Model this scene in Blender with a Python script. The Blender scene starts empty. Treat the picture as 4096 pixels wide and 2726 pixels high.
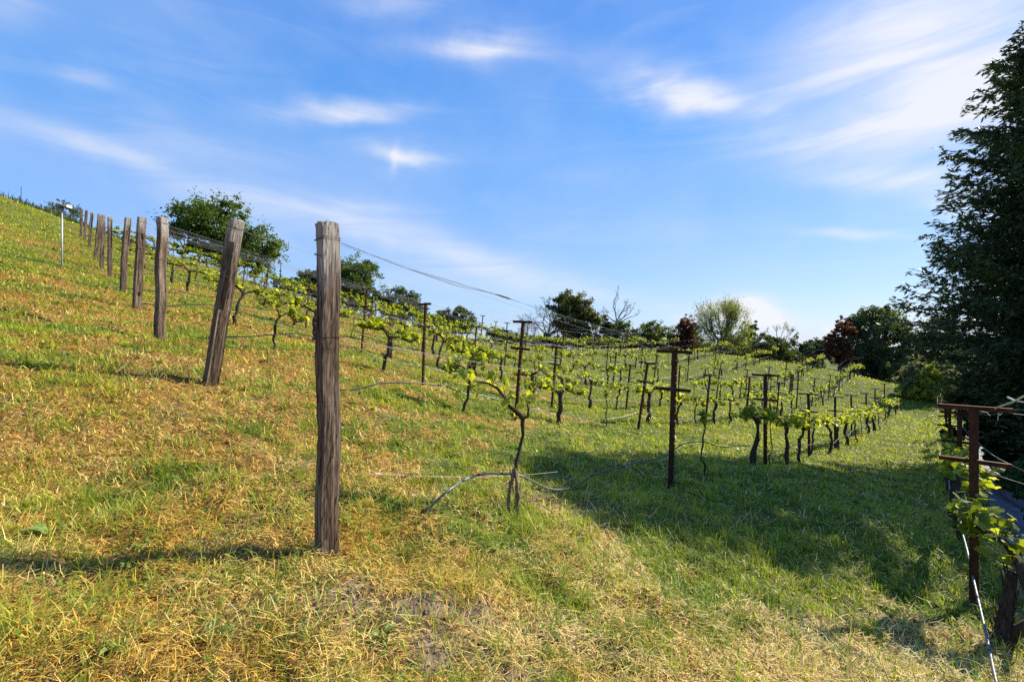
import bpy, math, random
import numpy as np
from mathutils import Vector, Matrix, Quaternion

SC = bpy.context.scene
COL = SC.collection
F = 1820.0                      # focal length in photo pixels (16 mm on a 36 mm sensor, 4096 px wide)
CAMZ = 1.7
RND = np.random.default_rng(7)

def at(px, py, Y):
    """photo pixel + distance -> world point"""
    return np.array([(px-2048)/F*Y, Y, (1363-py)/F*Y+CAMZ])

# ------------------------------------------------------------------ helpers
def link(o, parent=None):
    COL.objects.link(o)
    if parent is not None: o.parent = parent
    return o

def raw_mesh(name, V, loops, counts, mat=None, col=None, smooth=False):
    me = bpy.data.meshes.new(name)
    V = np.asarray(V, dtype=np.float32); loops = np.asarray(loops, dtype=np.int32); counts = np.asarray(counts, dtype=np.int32)
    me.vertices.add(len(V)); me.vertices.foreach_set('co', V.ravel())
    me.loops.add(len(loops)); me.loops.foreach_set('vertex_index', loops)
    me.polygons.add(len(counts))
    st = np.zeros(len(counts), dtype=np.int32); st[1:] = np.cumsum(counts)[:-1]
    me.polygons.foreach_set('loop_start', st)
    try: me.polygons.foreach_set('loop_total', counts)
    except Exception: pass
    me.polygons.foreach_set('use_smooth', np.full(len(counts), smooth, dtype=bool))
    if col is not None:
        a = me.attributes.new('col', 'FLOAT_COLOR', 'POINT')
        c = np.ones((len(V), 4), dtype=np.float32); c[:, :3] = col
        a.data.foreach_set('color', c.ravel())
    me.update(calc_edges=True)
    if mat: me.materials.append(mat)
    return me

class MB:
    """collects shapes and links them as ONE mesh object"""
    def __init__(s): s.V=[]; s.L=[]; s.C=[]; s.K=[]; s.n=0
    def add(s, V, faces, col=(1,1,1)):
        V = np.asarray(V, float).reshape(-1,3)
        for f in faces:
            s.L.extend(i+s.n for i in f); s.C.append(len(f))
        s.V.append(V); c = np.asarray(col, float)
        s.K.append(np.broadcast_to(c, V.shape) if c.ndim==1 else c); s.n += len(V)
        return s
    def raw(s, V, loops, counts, col=(1,1,1)):
        V = np.asarray(V, float).reshape(-1,3)
        s.L.extend((np.asarray(loops)+s.n).tolist()); s.C.extend(np.asarray(counts).tolist())
        s.V.append(V); c = np.asarray(col, float)
        s.K.append(np.broadcast_to(c, V.shape) if c.ndim==1 else c); s.n += len(V)
        return s
    def box(s, c, size, R=None, col=(1,1,1)):
        x,y,z = np.asarray(size,float)/2
        v = np.array([[-x,-y,-z],[x,-y,-z],[x,y,-z],[-x,y,-z],[-x,-y,z],[x,-y,z],[x,y,z],[-x,y,z]])
        if R is not None: v = v@np.array(R).T
        return s.add(v+np.asarray(c,float), [(0,3,2,1),(4,5,6,7),(0,1,5,4),(1,2,6,5),(2,3,7,6),(3,0,4,7)], col)
    def tube(s, path, rad, sides=6, col=(1,1,1), rough=0.0, rng=None, cap=True):
        path = np.asarray(path,float); n=len(path)
        rad = np.broadcast_to(np.asarray(rad,float),(n,))
        T = np.gradient(path,axis=0); T /= np.linalg.norm(T,axis=1,keepdims=True)+1e-9
        up = np.array([0,0,1.]) if abs(T[0,2])<.9 else np.array([1.,0,0])
        A = np.cross(T[0],up); A/=np.linalg.norm(A)
        ring=[]
        for i in range(n):
            A = A-T[i]*np.dot(A,T[i]); A/=np.linalg.norm(A)+1e-9
            B = np.cross(T[i],A)
            a = np.arange(sides)*2*math.pi/sides
            r = np.full(sides, rad[i])
            if rough and rng is not None: r = r*(1+rng.normal(0,rough,sides))
            ring.append(path[i]+ (np.cos(a)*r)[:,None]*A + (np.sin(a)*r)[:,None]*B)
        V = np.concatenate(ring); fs=[]
        for i in range(n-1):
            for k in range(sides):
                k2=(k+1)%sides
                fs.append((i*sides+k,i*sides+k2,(i+1)*sides+k2,(i+1)*sides+k))
        if cap:
            fs.append(tuple(range(sides-1,-1,-1))); fs.append(tuple((n-1)*sides+k for k in range(sides)))
        return s.add(V,fs,col)
    def build(s, name, mat, parent=None, smooth=False, shift=None, usecol=False):
        V = np.concatenate(s.V) if s.V else np.zeros((0,3))
        if shift is not None: V = V-np.asarray(shift,float)
        me = raw_mesh(name, V, s.L, s.C, mat, np.concatenate(s.K) if usecol else None, smooth)
        return link(bpy.data.objects.new(name, me), parent)

def tag(o, label=None, cat=None, group=None, kind=None):
    if label: o['label']=label
    if cat: o['category']=cat
    if group: o['group']=group
    if kind: o['kind']=kind
    return o

def empty(name, loc, label, cat, group=None, rot=(0,0,0)):
    o = bpy.data.objects.new(name, None); link(o); o.location=[float(v) for v in loc]; o.rotation_euler=rot
    o.empty_display_size=.2
    return tag(o,label,cat,group)

def copy_tree(o, parent=None):
    c = o.copy(); COL.objects.link(c)
    if parent is not None: c.parent = parent
    for ch in list(o.children): copy_tree(ch, c)
    return c

# value noise ------------------------------------------------------
_perm = np.random.default_rng(3).random((256,256))
def vnoise(x,y):
    x=np.asarray(x,float); y=np.asarray(y,float)
    xi=np.floor(x).astype(int); yi=np.floor(y).astype(int); fx=x-xi; fy=y-yi
    fx=fx*fx*(3-2*fx); fy=fy*fy*(3-2*fy)
    g=lambda a,b:_perm[a&255,b&255]
    return (g(xi,yi)*(1-fx)+g(xi+1,yi)*fx)*(1-fy)+(g(xi,yi+1)*(1-fx)+g(xi+1,yi+1)*fx)*fy
def fbm(x,y,o=3):
    s=0;a=.5;t=0
    for i in range(o):
        s=s+a*vnoise(x*2**i+17.3*i,y*2**i+9.1*i); t+=a; a*=.5
    return s/t
def sstep(a,b,x):
    t=np.clip((x-a)/(b-a),0,1); return t*t*(3-2*t)

# ------------------------------------------------------------------ terrain
UX,UY = .695,.719                               # along the vine rows; across them, downhill: (.719,-.695)
# end posts, uphill along the edge of the vineyard: photo base pixel, distance
ENDS = [(1310,2190,2.885),(840,1530,5.70),(640,1355,7.72),(547,1240,10.41),(490,1168,12.9),(440,1110,15.9),
        (408,1075,17.9),(384,1040,21.0),(357,987,24.5),(338,965,27.2),(324,945,30.0)]
STK = {1:[(2680,1945,6.40),(3060,1865,9.97),(3236,1828,13.6),(3340,1794,16.6),(3406,1747,20.4),(3465,1715,24.0),(3500,1682,27.3),(3536,1641,33)],
       2:[(2060,1680,9.07),(2551,1722,12.7),(2819,1707,16.7),(2984,1687,20.0),(3104,1676,23.2)],
       3:[(1689,1535,10.8),(2205,1631,14.6),(2503,1641,18.8)],
       4:[(1443,1412,13.8)]}
R0 = [(3895,2390,4.49),(3838,2072,8.2),(3798,1910,12.4),(3788,1820,16.4),(3780,1760,20.2)]
anch = [at(*p) for p in ENDS] + [at(*p) for r in STK.values() for p in r] + [at(*p) for p in R0]
for p in [(2060,2050,4.15),(2860,1920,7.0),(3020,1870,8.9),(2255,1720,10.1),(2665,1720,13.4),(1935,1690,8.1),(1110,1417,8.8)]: anch.append(at(*p))
anch += [np.array([0,0,0.]),np.array([0,-6,-.2]),np.array([-8,-6,2.0]),np.array([-3.6,2.6,.72]),np.array([-8,3,2.05]),np.array([-20,5,5.1]),np.array([2,1.2,-.5]),np.array([6,-5,-1.4])]
anch += [at(4020,2600,4.0)]
for o,t,z in [(2.5,-6,-.75),(2.5,0,-1.0),(3,6,-1.55),(3,12,-1.95),(3,20,-2.6),(7,0,-1.0),(8,14,-2.2),(8,26,-2.8),(20,10,-1.8),(20,40,-3)]:
    anch.append(np.array([4.57+UX*t+.719*o,4.49+UY*t-.695*o,z]))
CREST = [(-700,620,48),(-300,735,46),(0,825,44),(285,915,42),(620,1010,38),(900,1092,36),(1150,1182,35),(1400,1252,35),(1650,1312,37),(1900,1365,40),
         (2150,1393,44),(2500,1395,48),(2800,1408,48),(3000,1430,48),(3200,1458,48),(3400,1492,47),(3600,1545,44),(3800,1560,40),(4000,1575,36)]
for (px,py,Y) in CREST:
    c = at(px,py,Y); anch.append(c)
    for m,dz in ((1.12,-.6),(1.5,-5)):
        anch.append(np.array([c[0]*m, c[1]*m, (c[2]-CAMZ)*(1+(m-1)*.4)+CAMZ+dz]))
anch += [np.array([-70,0,14.]),np.array([-70,-40,10.])]
anch = np.array(anch)
def _tps(r2): return np.where(r2>1e-9, .5*r2*np.log(np.maximum(r2,1e-9)), 0)
_n=len(anch); _K=_tps(((anch[:,None,:2]-anch[None,:,:2])**2).sum(-1))+np.eye(_n)*.35
_P=np.c_[np.ones(_n),anch[:,:2]]
_w=np.linalg.solve(np.block([[_K,_P],[_P.T,np.zeros((3,3))]]),np.r_[anch[:,2],np.zeros(3)])
def ditch_o(x,y): return (x-(4.57+ .9666*(y-4.49)))/1.391   # metres downhill of the lowest vine row
def terr(x,y,bump=True):
    x=np.atleast_1d(np.asarray(x,float)); y=np.atleast_1d(np.asarray(y,float)); out=np.empty(x.shape)
    xf,yf,of=x.ravel(),y.ravel(),out.reshape(-1)
    for i in range(0,len(xf),40000):
        a,b=xf[i:i+40000],yf[i:i+40000]
        r2=(a[:,None]-anch[:,0])**2+(b[:,None]-anch[:,1])**2
        of[i:i+40000]=_tps(r2)@_w[:_n]+_w[_n]+_w[_n+1]*a+_w[_n+2]*b
    r=np.hypot(x,y)
    k=sstep(62,120,r)
    out=np.clip(out,-40,40)
    out=out*(1-k)+(-9-.004*r)*k
    o=ditch_o(x,y); dm=sstep(.46,.72,o)*(1-sstep(1.30,1.56,o))*sstep(1.0,3.0,y)*(1-sstep(24,30,y))
    out=out-.80*dm
    if bump:
        n=1-sstep(25,60,r)
        out=out+n*((fbm(x*1.3,y*1.3)-.5)*.12+(fbm(x*4.3+40,y*4.3)-.5)*.13*(1-sstep(8,20,r)))
    return out
def tz(x,y): return float(terr(x,y)[0])
def on_ground(px,py):
    Ys=np.linspace(1.2,40,4000); X=(px-2048)/F*Ys; Z=(1363-py)/F*Ys+CAMZ; i=int(np.argmax(terr(X,Ys)>=Z)); return np.array([X[i],Ys[i],Z[i]])
def gp(x,y,dz=0.): return np.array([x,y,tz(x,y)+dz])

# ------------------------------------------------------------------ materials
def mat(name):
    m=bpy.data.materials.new(name); m.use_nodes=True; nt=m.node_tree; nt.nodes.clear()
    return m,nt,nt.nodes,nt.links
def N(nt,t,**k):
    n=nt.nodes.new(t)
    for a,v in k.items():
        if a.startswith('i_'):
            key=a[2:]
            n.inputs[int(key) if key.isdigit() else key.replace('_',' ')].default_value=v
        else: setattr(n,a,v)
    return n
def ramp(nt,stops,interp='LINEAR'):
    r=nt.nodes.new('ShaderNodeValToRGB'); r.color_ramp.interpolation=interp
    e=r.color_ramp.elements
    while len(e)<len(stops): e.new(.5)
    for i,(p,c) in enumerate(stops): e[i].position=p; e[i].color=(*c,1)
    return r

def leaf_mat(name, trans=.45, rough=.5, spec=.3, tint=(1.35,1.25,.55)):
    m,nt,nd,l=mat(name)
    a=N(nt,'ShaderNodeAttribute',attribute_name='col')
    p=N(nt,'ShaderNodeBsdfPrincipled'); p.inputs['Roughness'].default_value=rough; p.inputs['Specular IOR Level'].default_value=spec
    t=N(nt,'ShaderNodeBsdfTranslucent'); mx=N(nt,'ShaderNodeMixShader'); mx.inputs[0].default_value=trans
    mul=N(nt,'ShaderNodeMix',data_type='RGBA',blend_type='MULTIPLY'); mul.inputs[0].default_value=1; mul.inputs[7].default_value=(*tint,1)
    o=N(nt,'ShaderNodeOutputMaterial')
    l.new(a.outputs['Color'],p.inputs['Base Color']); l.new(a.outputs['Color'],mul.inputs[6]); l.new(mul.outputs[2],t.inputs['Color'])
    l.new(p.outputs[0],mx.inputs[1]); l.new(t.outputs[0],mx.inputs[2]); l.new(mx.outputs[0],o.inputs[0])
    return m

def noise_mat(name, stops, scale=(8,8,8), rough=.8, metal=0., bump=.0, bdist=.01, detail=6, spec=.3, second=None, coord='Object'):
    m,nt,nd,l=mat(name)
    tc=N(nt,'ShaderNodeTexCoord'); mp=N(nt,'ShaderNodeMapping'); mp.inputs['Scale'].default_value=scale
    no=N(nt,'ShaderNodeTexNoise'); no.inputs['Scale'].default_value=1; no.inputs['Detail'].default_value=detail; no.inputs['Roughness'].default_value=.62
    r=ramp(nt,stops); p=N(nt,'ShaderNodeBsdfPrincipled'); p.inputs['Roughness'].default_value=rough; p.inputs['Metallic'].default_value=metal
    p.inputs['Specular IOR Level'].default_value=spec
    o=N(nt,'ShaderNodeOutputMaterial')
    l.new(tc.outputs[coord],mp.inputs[0]); l.new(mp.outputs[0],no.inputs[0]); l.new(no.outputs[0],r.inputs[0])
    c=r.outputs[0]
    if second:
        n2=N(nt,'ShaderNodeTexNoise'); n2.inputs['Scale'].default_value=second[0]; n2.inputs['Detail'].default_value=4
        l.new(tc.outputs[coord],n2.inputs[0])
        r2=ramp(nt,[(.35,(second[1],)*3),(.65,(second[2],)*3)])
        l.new(n2.outputs[0],r2.inputs[0])
        mu=N(nt,'ShaderNodeMix',data_type='RGBA',blend_type='MULTIPLY'); mu.inputs[0].default_value=1
        l.new(c,mu.inputs[6]); l.new(r2.outputs[0],mu.inputs[7]); c=mu.outputs[2]
    l.new(c,p.inputs['Base Color'])
    if bump:
        b=N(nt,'ShaderNodeBump'); b.inputs['Strength'].default_value=bump; b.inputs['Distance'].default_value=bdist
        l.new(no.outputs[0],b.inputs['Height']); l.new(b.outputs[0],p.inputs['Normal'])
    l.new(p.outputs[0],o.inputs[0])
    return m

M_GRASS=leaf_mat('grass_blades',.42,.45,.25,(1.35,1.2,.5))
M_CRUMB=leaf_mat('crumbled_earth',.0,.95,.05,(1,1,1))
M_STRAW=leaf_mat('straw_stems',.25,.6,.25,(1.25,1.0,.7))
M_VLEAF=leaf_mat('vine_leaf',.58,.45,.4,(1.55,1.4,.5))
M_TLEAF=leaf_mat('tree_leaf',.42,.5,.25,(1.3,1.25,.5))
M_NEEDLE=leaf_mat('conifer_needle',.15,.5,.25,(1.2,1.2,.7))
M_BARK=noise_mat('vine_bark',[(.3,(.018,.012,.008)),(.55,(.055,.038,.025)),(.8,(.13,.095,.065))],(60,60,9),.9,bump=.9,bdist=.01)
M_TBARK=noise_mat('tree_bark',[(.3,(.03,.024,.018)),(.7,(.10,.08,.062))],(9,9,2),.95,bump=.6,bdist=.03)
M_GREYB=noise_mat('grey_bark',[(.3,(.09,.085,.085)),(.7,(.2,.18,.17))],(9,9,2),.95)
M_PALEBARK=noise_mat('pale_bark',[(.3,(.10,.065,.035)),(.7,(.30,.21,.13))],(70,70,9),.9,bump=.8,bdist=.008)
M_RUST=noise_mat('rusty_steel',[(.28,(.022,.010,.006)),(.5,(.065,.024,.011)),(.75,(.15,.055,.022))],(18,18,6),.75,.25,bump=.25,bdist=.003,second=(3,.65,1.1))
M_WIRE=noise_mat('galvanised_wire',[(.3,(.22,.22,.215)),(.7,(.42,.42,.41))],(30,30,30),.75,.0,spec=.15)
M_DARKW=noise_mat('dark_wire',[(.3,(.03,.028,.025)),(.7,(.08,.075,.07))],(30,30,30),.7,.0,spec=.1)
M_HOSE=noise_mat('polythene_hose',[(.3,(.018,.019,.022)),(.7,(.05,.052,.058))],(12,12,12),.36,spec=.6)
M_HOSEG=noise_mat('weathered_hose',[(.3,(.07,.076,.09)),(.7,(.13,.14,.155))],(25,25,25),.42,spec=.6)
M_PLASTIC=noise_mat('black_plastic',[(.3,(.012,.012,.013)),(.7,(.03,.03,.03))],(12,12,12),.45)
M_POLE=noise_mat('grey_steel',[(.3,(.28,.31,.33)),(.7,(.42,.45,.47))],(8,8,3),.45,.35)
M_CAPW=noise_mat('pale_plastic',[(.3,(.52,.50,.47)),(.7,(.70,.67,.63))],(8,8,8),.5)
M_CONC=noise_mat('damp_concrete',[(.3,(.07,.08,.095)),(.52,(.15,.165,.19)),(.75,(.22,.23,.26))],(1.3,1.3,1.3),.8,bump=.15,bdist=.02,detail=5,second=(5,.75,1.1))
M_TWINE=noise_mat('pale_twine',[(.3,(.5,.46,.40)),(.7,(.72,.68,.6))],(40,40,40),.8)

def wood_mat():
    m,nt,nd,l=mat('weathered_timber')
    tc=N(nt,'ShaderNodeTexCoord'); oi=N(nt,'ShaderNodeObjectInfo')
    add=N(nt,'ShaderNodeVectorMath',operation='ADD'); cmb=N(nt,'ShaderNodeCombineXYZ')
    mul=N(nt,'ShaderNodeMath',operation='MULTIPLY'); mul.inputs[1].default_value=37
    l.new(oi.outputs['Random'],mul.inputs[0])
    for i in range(3): l.new(mul.outputs[0],cmb.inputs[i])
    l.new(tc.outputs['Object'],add.inputs[0]); l.new(cmb.outputs[0],add.inputs[1])
    def nz(scale,detail,rough=.6):
        mp=N(nt,'ShaderNodeMapping'); mp.inputs['Scale'].default_value=scale
        n=N(nt,'ShaderNodeTexNoise'); n.inputs['Scale'].default_value=1; n.inputs['Detail'].default_value=detail; n.inputs['Roughness'].default_value=rough
        l.new(add.outputs[0],mp.inputs[0]); l.new(mp.outputs[0],n.inputs[0]); return n
    g=nz((110,110,3.2),7); big=nz((9,9,1.3),4); fine=nz((320,320,14),3)
    rg=ramp(nt,[(.30,(.024,.015,.009)),(.44,(.098,.070,.050)),(.60,(.185,.142,.108)),(.80,(.36,.295,.24))])
    l.new(g.outputs[0],rg.inputs[0])
    rb=ramp(nt,[(.33,(.55,.47,.42)),(.50,(.95,.9,.86)),(.68,(1.5,1.5,1.5))]); l.new(big.outputs[0],rb.inputs[0])
    mx=N(nt,'ShaderNodeMix',data_type='RGBA',blend_type='MULTIPLY'); mx.inputs[0].default_value=1
    l.new(rg.outputs[0],mx.inputs[6]); l.new(rb.outputs[0],mx.inputs[7])
    ck=nz((42,42,.9),3,.5); ab=N(nt,'ShaderNodeMath',operation='SUBTRACT'); ab.inputs[1].default_value=.5; l.new(ck.outputs[0],ab.inputs[0]); ab2=N(nt,'ShaderNodeMath',operation='ABSOLUTE'); l.new(ab.outputs[0],ab2.inputs[0])
    rc=ramp(nt,[(.0,(.16,.13,.11)),(.012,(.25,.22,.2)),(.026,(1,1,1))]); l.new(ab2.outputs[0],rc.inputs[0])
    mc=N(nt,'ShaderNodeMix',data_type='RGBA',blend_type='MULTIPLY'); mc.inputs[0].default_value=.9; l.new(rc.outputs[0],mc.inputs[7])
    # the bleached top of each post
    sep=N(nt,'ShaderNodeSeparateXYZ'); l.new(tc.outputs['Object'],sep.inputs[0])
    wob=N(nt,'ShaderNodeMath',operation='MULTIPLY_ADD'); wob.inputs[1].default_value=.9; l.new(big.outputs[0],wob.inputs[0]); l.new(sep.outputs[2],wob.inputs[2])
    mr=N(nt,'ShaderNodeMapRange'); mr.inputs[1].default_value=2.1; mr.inputs[2].default_value=2.42; mr.inputs[3].default_value=0; mr.inputs[4].default_value=.75
    l.new(wob.outputs[0],mr.inputs[0])
    rt=ramp(nt,[(.3,(.17,.145,.125)),(.55,(.40,.37,.34)),(.8,(.54,.51,.48))]); l.new(g.outputs[0],rt.inputs[0])
    m2=N(nt,'ShaderNodeMix',data_type='RGBA'); l.new(mr.outputs[0],m2.inputs[0]); l.new(mx.outputs[2],m2.inputs[6]); l.new(rt.outputs[0],m2.inputs[7])
    p=N(nt,'ShaderNodeBsdfPrincipled'); p.inputs['Roughness'].default_value=.85; p.inputs['Specular IOR Level'].default_value=.2
    l.new(m2.outputs[2],mc.inputs[6]); l.new(mc.outputs[2],p.inputs['Base Color'])
    b=N(nt,'ShaderNodeBump'); b.inputs['Strength'].default_value=.8; b.inputs['Distance'].default_value=.006
    sm=N(nt,'ShaderNodeMath',operation='MULTIPLY_ADD'); sm.inputs[1].default_value=.35; l.new(fine.outputs[0],sm.inputs[0]); l.new(g.outputs[0],sm.inputs[2])
    l.new(sm.outputs[0],b.inputs['Height']); l.new(b.outputs[0],p.inputs['Normal'])
    o=N(nt,'ShaderNodeOutputMaterial'); l.new(p.outputs[0],o.inputs[0]); return m
M_WOOD=wood_mat()

def ground_mat():
    m,nt,nd,l=mat('hill_soil_and_thatch')
    tc=N(nt,'ShaderNodeTexCoord')
    def nz(s,d,r=.6):
        n=N(nt,'ShaderNodeTexNoise'); n.inputs['Scale'].default_value=s; n.inputs['Detail'].default_value=d; n.inputs['Roughness'].default_value=r
        l.new(tc.outputs['Object'],n.inputs[0]); return n
    a=nz(55,6,.7); b=nz(.9,5); c=nz(14,5,.7)
    a_=nd.new('ShaderNodeAttribute'); a_.attribute_name='col'      # R: straw share, G: bare soil share
    sp=N(nt,'ShaderNodeSeparateColor'); l.new(a_.outputs['Color'],sp.inputs[0])
    rs=ramp(nt,[(.3,(.03,.016,.006)),(.5,(.20,.115,.03)),(.72,(.50,.33,.10))]); l.new(a.outputs[0],rs.inputs[0])
    rgn=ramp(nt,[(.3,(.015,.024,.005)),(.5,(.075,.10,.016)),(.72,(.20,.22,.036))]); l.new(a.outputs[0],rgn.inputs[0])
    rso=ramp(nt,[(.3,(.045,.033,.022)),(.5,(.16,.12,.082)),(.72,(.32,.25,.18))]); l.new(c.outputs[0],rso.inputs[0])
    m1=N(nt,'ShaderNodeMix',data_type='RGBA'); l.new(sp.outputs[0],m1.inputs[0]); l.new(rgn.outputs[0],m1.inputs[6]); l.new(rs.outputs[0],m1.inputs[7])
    m2=N(nt,'ShaderNodeMix',data_type='RGBA'); l.new(sp.outputs[1],m2.inputs[0]); l.new(m1.outputs[2],m2.inputs[6]); l.new(rso.outputs[0],m2.inputs[7])
    p=N(nt,'ShaderNodeBsdfPrincipled'); p.inputs['Roughness'].default_value=.95; p.inputs['Specular IOR Level'].default_value=.1
    l.new(m2.outputs[2],p.inputs['Base Color'])
    bp=N(nt,'ShaderNodeBump'); bp.inputs['Strength'].default_value=.9; bp.inputs['Distance'].default_value=.03
    l.new(c.outputs[0],bp.inputs['Height']); l.new(bp.outputs[0],p.inputs['Normal'])
    o=N(nt,'ShaderNodeOutputMaterial'); l.new(p.outputs[0],o.inputs[0]); return m
M_GROUND=ground_mat()

# ------------------------------------------------------------------ ground cover masks
def straw_share(x,y):
    r=np.hypot(x,y)
    u=x*UX+y*UY; v=-x*.719+y*.695                    # along / across the rows (v uphill)
    n=fbm(u*.4+11,v*1.0+5,3)*.40+fbm(x*1.5+3,y*1.5+8,3)*.36+fbm(x*5.3+3,y*5.3+8,2)*.24
    base=.535-.040*sstep(3.0,5.5,y)-.004*r-.022*np.clip(x-1,0,7)+.020*np.clip(-x,0,4)
    base=np.clip(base+.13*np.exp(-((x-1.5)/2.2)**2-((y-2.6)/.8)**2)+.05*np.exp(-((x+.2)/2.2)**2-((y-2.3)/1.3)**2)-.16*np.exp(-((x-3.2)/3.0)**2-((y-6.8)/2.6)**2),.24,.60)
    near=np.exp(-((x+.4)**2/9+(y-2.4)**2/3))*.06
    band=.30*np.exp(-((v-15.5)/.8)**2)*sstep(-9,-14,x)+.2*np.exp(-((v-8.2)/.5)**2)*sstep(-4,-7,x)   # the raked straw strips up the hill
    return sstep(.43,.57,n+base-.5+near+band)
def soil_share(x,y):
    n=fbm(x*1.7+31,y*1.7+77,4)
    k=.7*sstep(.63,.74,n)*(1-sstep(4.5,8,np.hypot(x,y)))*(.3+.7*sstep(.4,.6,fbm(x*9,y*9,3)))
    for a,b,r,w in ((-.95,2.40,.42,1),(-.45,2.45,.5,1),(.35,2.6,.35,.7),(-2.7,2.92,.14,1),(-.28,3.05,.20,.8),(3.0,4.2,.35,.8),(.1,2.2,.25,.7),(-1.7,2.9,.15,.7),(.9,5.0,.4,.6)):
        k=np.maximum(k,w*sstep(.35,.75,np.exp(-((x-a)**2+(y-b)**2*1.6)/r**2)*.75+(fbm(x*7,y*7,3)-.5)*1.3))
    o=ditch_o(x,y)
    return np.maximum(k,.9*sstep(.15,.5,o)*(1-sstep(1.3,1.9,o))*(1-sstep(24,30,y)))

# ground ------------------------------------------------------------
def build_ground():
    n=560; u=np.linspace(-1,1,n); a,b=3.0,5.9
    xs=a*np.sinh(b*u); ys=a*np.sinh(b*u)+3.0
    X,Y=np.meshgrid(xs,ys); Z=terr(X,Y)
    V=np.c_[X.ravel(),Y.ravel(),Z.ravel()]
    i=np.arange(n-1); I,J=np.meshgrid(i,i); q=(J*n+I).ravel()
    loops=np.c_[q,q+1,q+n+1,q+n].ravel()
    col=np.zeros((len(V),3)); col[:,0]=straw_share(V[:,0],V[:,1]); col[:,1]=soil_share(V[:,0],V[:,1])
    me=raw_mesh('hillside',V,loops,np.full(len(q),4),M_GROUND,col,True)
    o=link(bpy.data.objects.new('hillside',me)); tag(o,kind='structure')
build_ground()

# concrete drainage channel below the lowest row ---------------------
def build_ditch():
    b=MB(); ts=np.linspace(-4,27,90); prof=[(.40,.02),(.50,-.03),(.62,-.14),(.78,-.27),(.98,-.31),(1.18,-.27),(1.36,-.14),(1.50,-.02),(1.62,.05)]
    V=[];n=len(prof)
    for t in ts:
        for o,d in prof:
            y=4.49+UY*t-.695*o; x=4.57+.9666*(y-4.49)+1.391*o
            V.append((x,y,0))
    V=np.array(V); pd=np.tile([d for o,d in prof],len(ts))
    xm=V[:,0]; ym=V[:,1]
    # the channel keeps the smooth fall of the bank, without the carved hollow
    o=ditch_o(xm,ym); dm=sstep(.46,.72,o)*(1-sstep(1.30,1.56,o))*sstep(1.0,3.0,ym)*(1-sstep(24,30,ym))
    V[:,2]=terr(xm,ym,False)+.80*dm+pd+.004*(np.random.default_rng(2).random(len(V))-.5)
    fs=[(i*n+k,i*n+k+1,(i+1)*n+k+1,(i+1)*n+k) for i in range(len(ts)-1) for k in range(n-1)]
    b.add(V,fs); o=b.build('drainage_channel',M_CONC,smooth=True); tag(o,kind='structure')
build_ditch()

# ------------------------------------------------------------------ grass (blades as real faces)
def blades(n_or_xy, length, width, pitch, curve, az, col, zoff=0., tipw=.35):
    x,y=n_or_xy; n=len(x); z=terr(x,y)+zoff
    ca,sa=np.cos(az),np.sin(az); D=np.c_[ca,sa,np.zeros(n)]; S=np.c_[-sa,ca,np.zeros(n)]*(width/2)[:,None]
    B=np.c_[x,y,z]
    p1=pitch; p2=pitch-curve
    U=np.array([0,0,1.])
    m=B+(D*np.cos(p1)[:,None]+U*np.sin(p1)[:,None])*(length*.5)[:,None]
    t=m+(D*np.cos(p2)[:,None]+U*np.sin(p2)[:,None])*(length*.5)[:,None]
    V=np.stack([B-S,B+S,m-S*.85,m+S*.85,t-S*tipw,t+S*tipw],1).reshape(-1,3)
    k=np.arange(n)*6
    loops=np.stack([k,k+1,k+3,k+2,k+2,k+3,k+5,k+4],1).ravel()
    return V,loops,np.full(2*n,4),np.repeat(col,6,axis=0)

def scatter(n,rng,y0=1.1,y1=60,wide=1.32):
    Y=y0*(y1/y0)**rng.random(n); X=(rng.random(n)*2-1)*wide*(Y+.35)
    return X,Y
def visible_side(x,y):
    o=ditch_o(x,y); return (o<.42)|(o>1.55)

def lerp3(a,b,t): return np.asarray(a)*(1-t)[:,None]+np.asarray(b)*t[:,None]

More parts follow.
